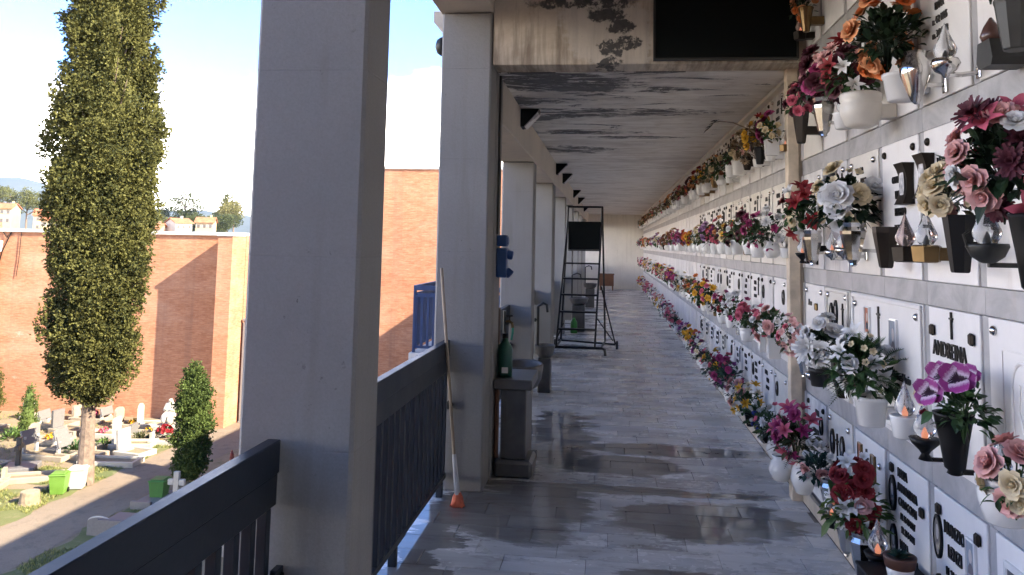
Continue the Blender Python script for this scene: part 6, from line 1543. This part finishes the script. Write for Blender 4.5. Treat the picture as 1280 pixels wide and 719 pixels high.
FOL = [m_foliage('far_tree_dark', (0.030, 0.045, 0.018), (0.075, 0.085, 0.03)), m_foliage('far_tree_olive', (0.06, 0.07, 0.025), (0.13, 0.13, 0.045)), m_foliage('far_tree_pale', (0.10, 0.10, 0.035), (0.19, 0.17, 0.06))]
def tree(label, x, y, zt, lobes, fol, seed, n=900, s=0.55, trunk=0.35):
    """lobes = (dx, dy, z, rx, rz) ellipsoids of foliage carried by limbs"""
    r = random.Random(seed); K = 1.7; t = thing('tree', label, 'tree', (x*K, y*K, 1.6+K*(G-1.6)), 'trees beyond the brick wall'); t.scale = (K, K, K)
    b = MB(); hz = max(l[2] for l in lobes)
    b.tube([(0, 0, -0.3), (0.15, 0, hz*0.35), (-0.1, 0.1, hz*0.7), (0, 0, hz)], [trunk, trunk*0.8, trunk*0.5, 0.06], 8)
    for (dx, dy, z, rx, rz) in lobes: b.tube([(0, 0, max(0.5, z-rx*0.9)), (dx*0.6, dy*0.6, z-rz*0.4), (dx, dy, z)], [trunk*0.4, trunk*0.25, 0.05], 6)
    b.obj('trunk', M_BARK, t); f = MB(); tot = sum(l[3]**2*l[4] for l in lobes)**0.8
    ws = [(l[3]**2*l[4])**0.7 for l in lobes]
    for l, w in zip(lobes, ws):
        dx, dy, z, rx, rz = l
        for i in range(int(n*w/sum(ws))):
            d = Vector((r.gauss(0, 1), r.gauss(0, 1), r.gauss(0, 1))).normalized(); k = r.random()**0.4*r.choice((1, 1, 0.85, 1.08))
            tuft(f, Vector((dx+d.x*rx*k, dy+d.y*rx*k, z+d.z*rz*k)), d+Vector((0, 0, 0.4)), s*r.uniform(0.9, 1.6), r, 10, 1.5)
    f.obj('crown', FOL[fol], t)
    return t
H0 = -G
def rl(seed, n, R_, z0, z1, rr):
    q = random.Random(seed); return [(q.uniform(-R_, R_), q.uniform(-R_, R_), q.uniform(z0, z1)+H0, rr*q.uniform(0.7, 1.3), rr*q.uniform(0.5, 0.9)) for _ in range(n)]
tree('umbrella pine at the extreme left edge', -149, 180, 13, [(-1.5, 0, 11.2+H0, 2.6, 0.9), (1.2, 0, 11.8+H0, 2.2, 0.8), (0, 1, 12.6+H0, 1.8, 0.7), (2.6, 0, 10.4+H0, 1.5, 0.5)], 1, 51, 700)
tree('broad grey-green tree behind the orange roofs, left', -141.5, 180, 12, rl(5, 11, 3.2, 7.5, 11.4, 1.9), 1, 52, 1500)
tree('second rounded tree of the left grove', -136.5, 182, 11, rl(6, 9, 2.6, 7.0, 10.6, 1.8), 1, 53, 1200)
tree('dark lower tree at the left grove foot', -146, 176, 9, rl(7, 8, 2.6, 6, 8.6, 1.6), 0, 54, 900)
tree('narrow dark conifer just right of the big cypress', -106, 180, 9.7, [(0, 0, 8.8+H0, 0.7, 1.4), (0.2, 0, 7.4+H0, 1.2, 1.3), (-0.6, 0, 6+H0, 1.7, 1.2), (-2.6, 0, 7.6+H0, 1.4, 0.8), (-2, 0, 6+H0, 2, 1.0)], 0, 55, 1000)
tree('flat layered cedar right of the big cypress', -100.4, 180, 12.4, [(0, 0, 11.8+H0, 1.5, 0.6), (-2.5, 0, 10.7+H0, 2.2, 0.40), (2.2, 0, 10.4+H0, 2.0, 0.45), (-1.0, 0, 9.6+H0, 2.0, 0.4), (2.8, 0, 8.9+H0, 1.9, 0.5), (-2.4, 0, 8.3+H0, 2.0, 0.6), (0.5, 0, 7.6+H0, 2.6, 0.9), (0, 0, 6+H0, 3.2, 1.2)], 0, 56, 1500)
tree('pale green bushy tree under the cedar', -103.2, 172, 7.5, rl(9, 8, 2.2, 5, 7.0, 1.4), 1, 57, 900)
tree('tall grey-green poplar-like tree near the pillar', -89.9, 180, 12.2, [(0, 0, 11.2+H0, 1.1, 1.0), (-0.5, 0, 9.8+H0, 1.6, 1.2), (0.4, 0, 8.4+H0, 2.0, 1.2), (-1.2, 0, 7+H0, 2.2, 1.3), (0, 0, 5.6+H0, 2.6, 1.4)], 1, 58, 1600)
tree('yellowish round tree beside the near pillar edge', -86.2, 176, 9.9, rl(11, 10, 2.4, 6.4, 9.2, 1.6), 2, 59, 1300)
tree('dark hedge-like tree at the foot of the right trees', -88.6, 168, 6.6, rl(12, 10, 3.6, 3.8, 5.9, 1.4), 0, 60, 1300)
tree('dark bush-like tree filling the right end above the wall', -84.4, 168, 6.8, rl(13, 8, 2.6, 3.8, 6.0, 1.5), 0, 61, 1100)
# hills
b = MB(); hr = random.Random(2); NX, NY = 90, 14
def ridge(x): 
    pts = [(-6000, 180), (-4300, 250), (-3320, 318), (-3225, 319), (-3130, 306), (-3031, 272), (-2935, 238), (-2700, 190), (-2375, 150), (-2195, 145), (-2105, 154), (-2038, 134), (-1880, 116), (-1200, 150), (0, 200), (6000, 180)]
    for (x0, z0), (x1, z1) in zip(pts, pts[1:]):
        if x0 <= x <= x1: return z0+(z1-z0)*(x-x0)/(x1-x0)
    return 150
for j in range(NY+1):
    for i in range(NX+1):
        x = -5600 + 5800*i/NX; u = j/NY; y = 3200 + 1600*u
        prof = math.sin(min(1.0, u*2)*PI/2)**1.3 if u <= 0.5 else 1-0.6*(u-0.5)
        b.v.append((x, y, G-2 + (ridge(x*4000/y if u <= 0.5 else x)-G)*prof + hr.gauss(0, 5)*(0.2 < u < 0.48)))
for j in range(NY):
    for i in range(NX): a = j*(NX+1)+i; b.f.append((a, a+1, a+NX+2, a+NX+1)); b.mi.append(0); b.sm.append(True)
struct(b.obj('hills', m_ground('wooded_hillside', (0.05, 0.06, 0.03), (0.08, 0.085, 0.045), (0.10, 0.10, 0.06), 0.01)), 'wooded blue hills on the horizon')
# the air between
hz = MB().box(-5900, -5900, G-1.5, 5900, 5900, 345)
n = NT('thin_haze'); n.t.nodes.remove(n.b); pv = n.node('VolumePrincipled'); pv.inputs['Color'].default_value = (0.50, 0.68, 1.0, 1); pv.inputs['Density'].default_value = 6.5e-5; pv.inputs['Anisotropy'].default_value = 0.2
n.t.links.new(pv.outputs[0], n.t.nodes['Material Output'].inputs['Volume'])
o = hz.obj('haze', n.m); stuff(o, 'thin blue haze in the far air', 'haze')
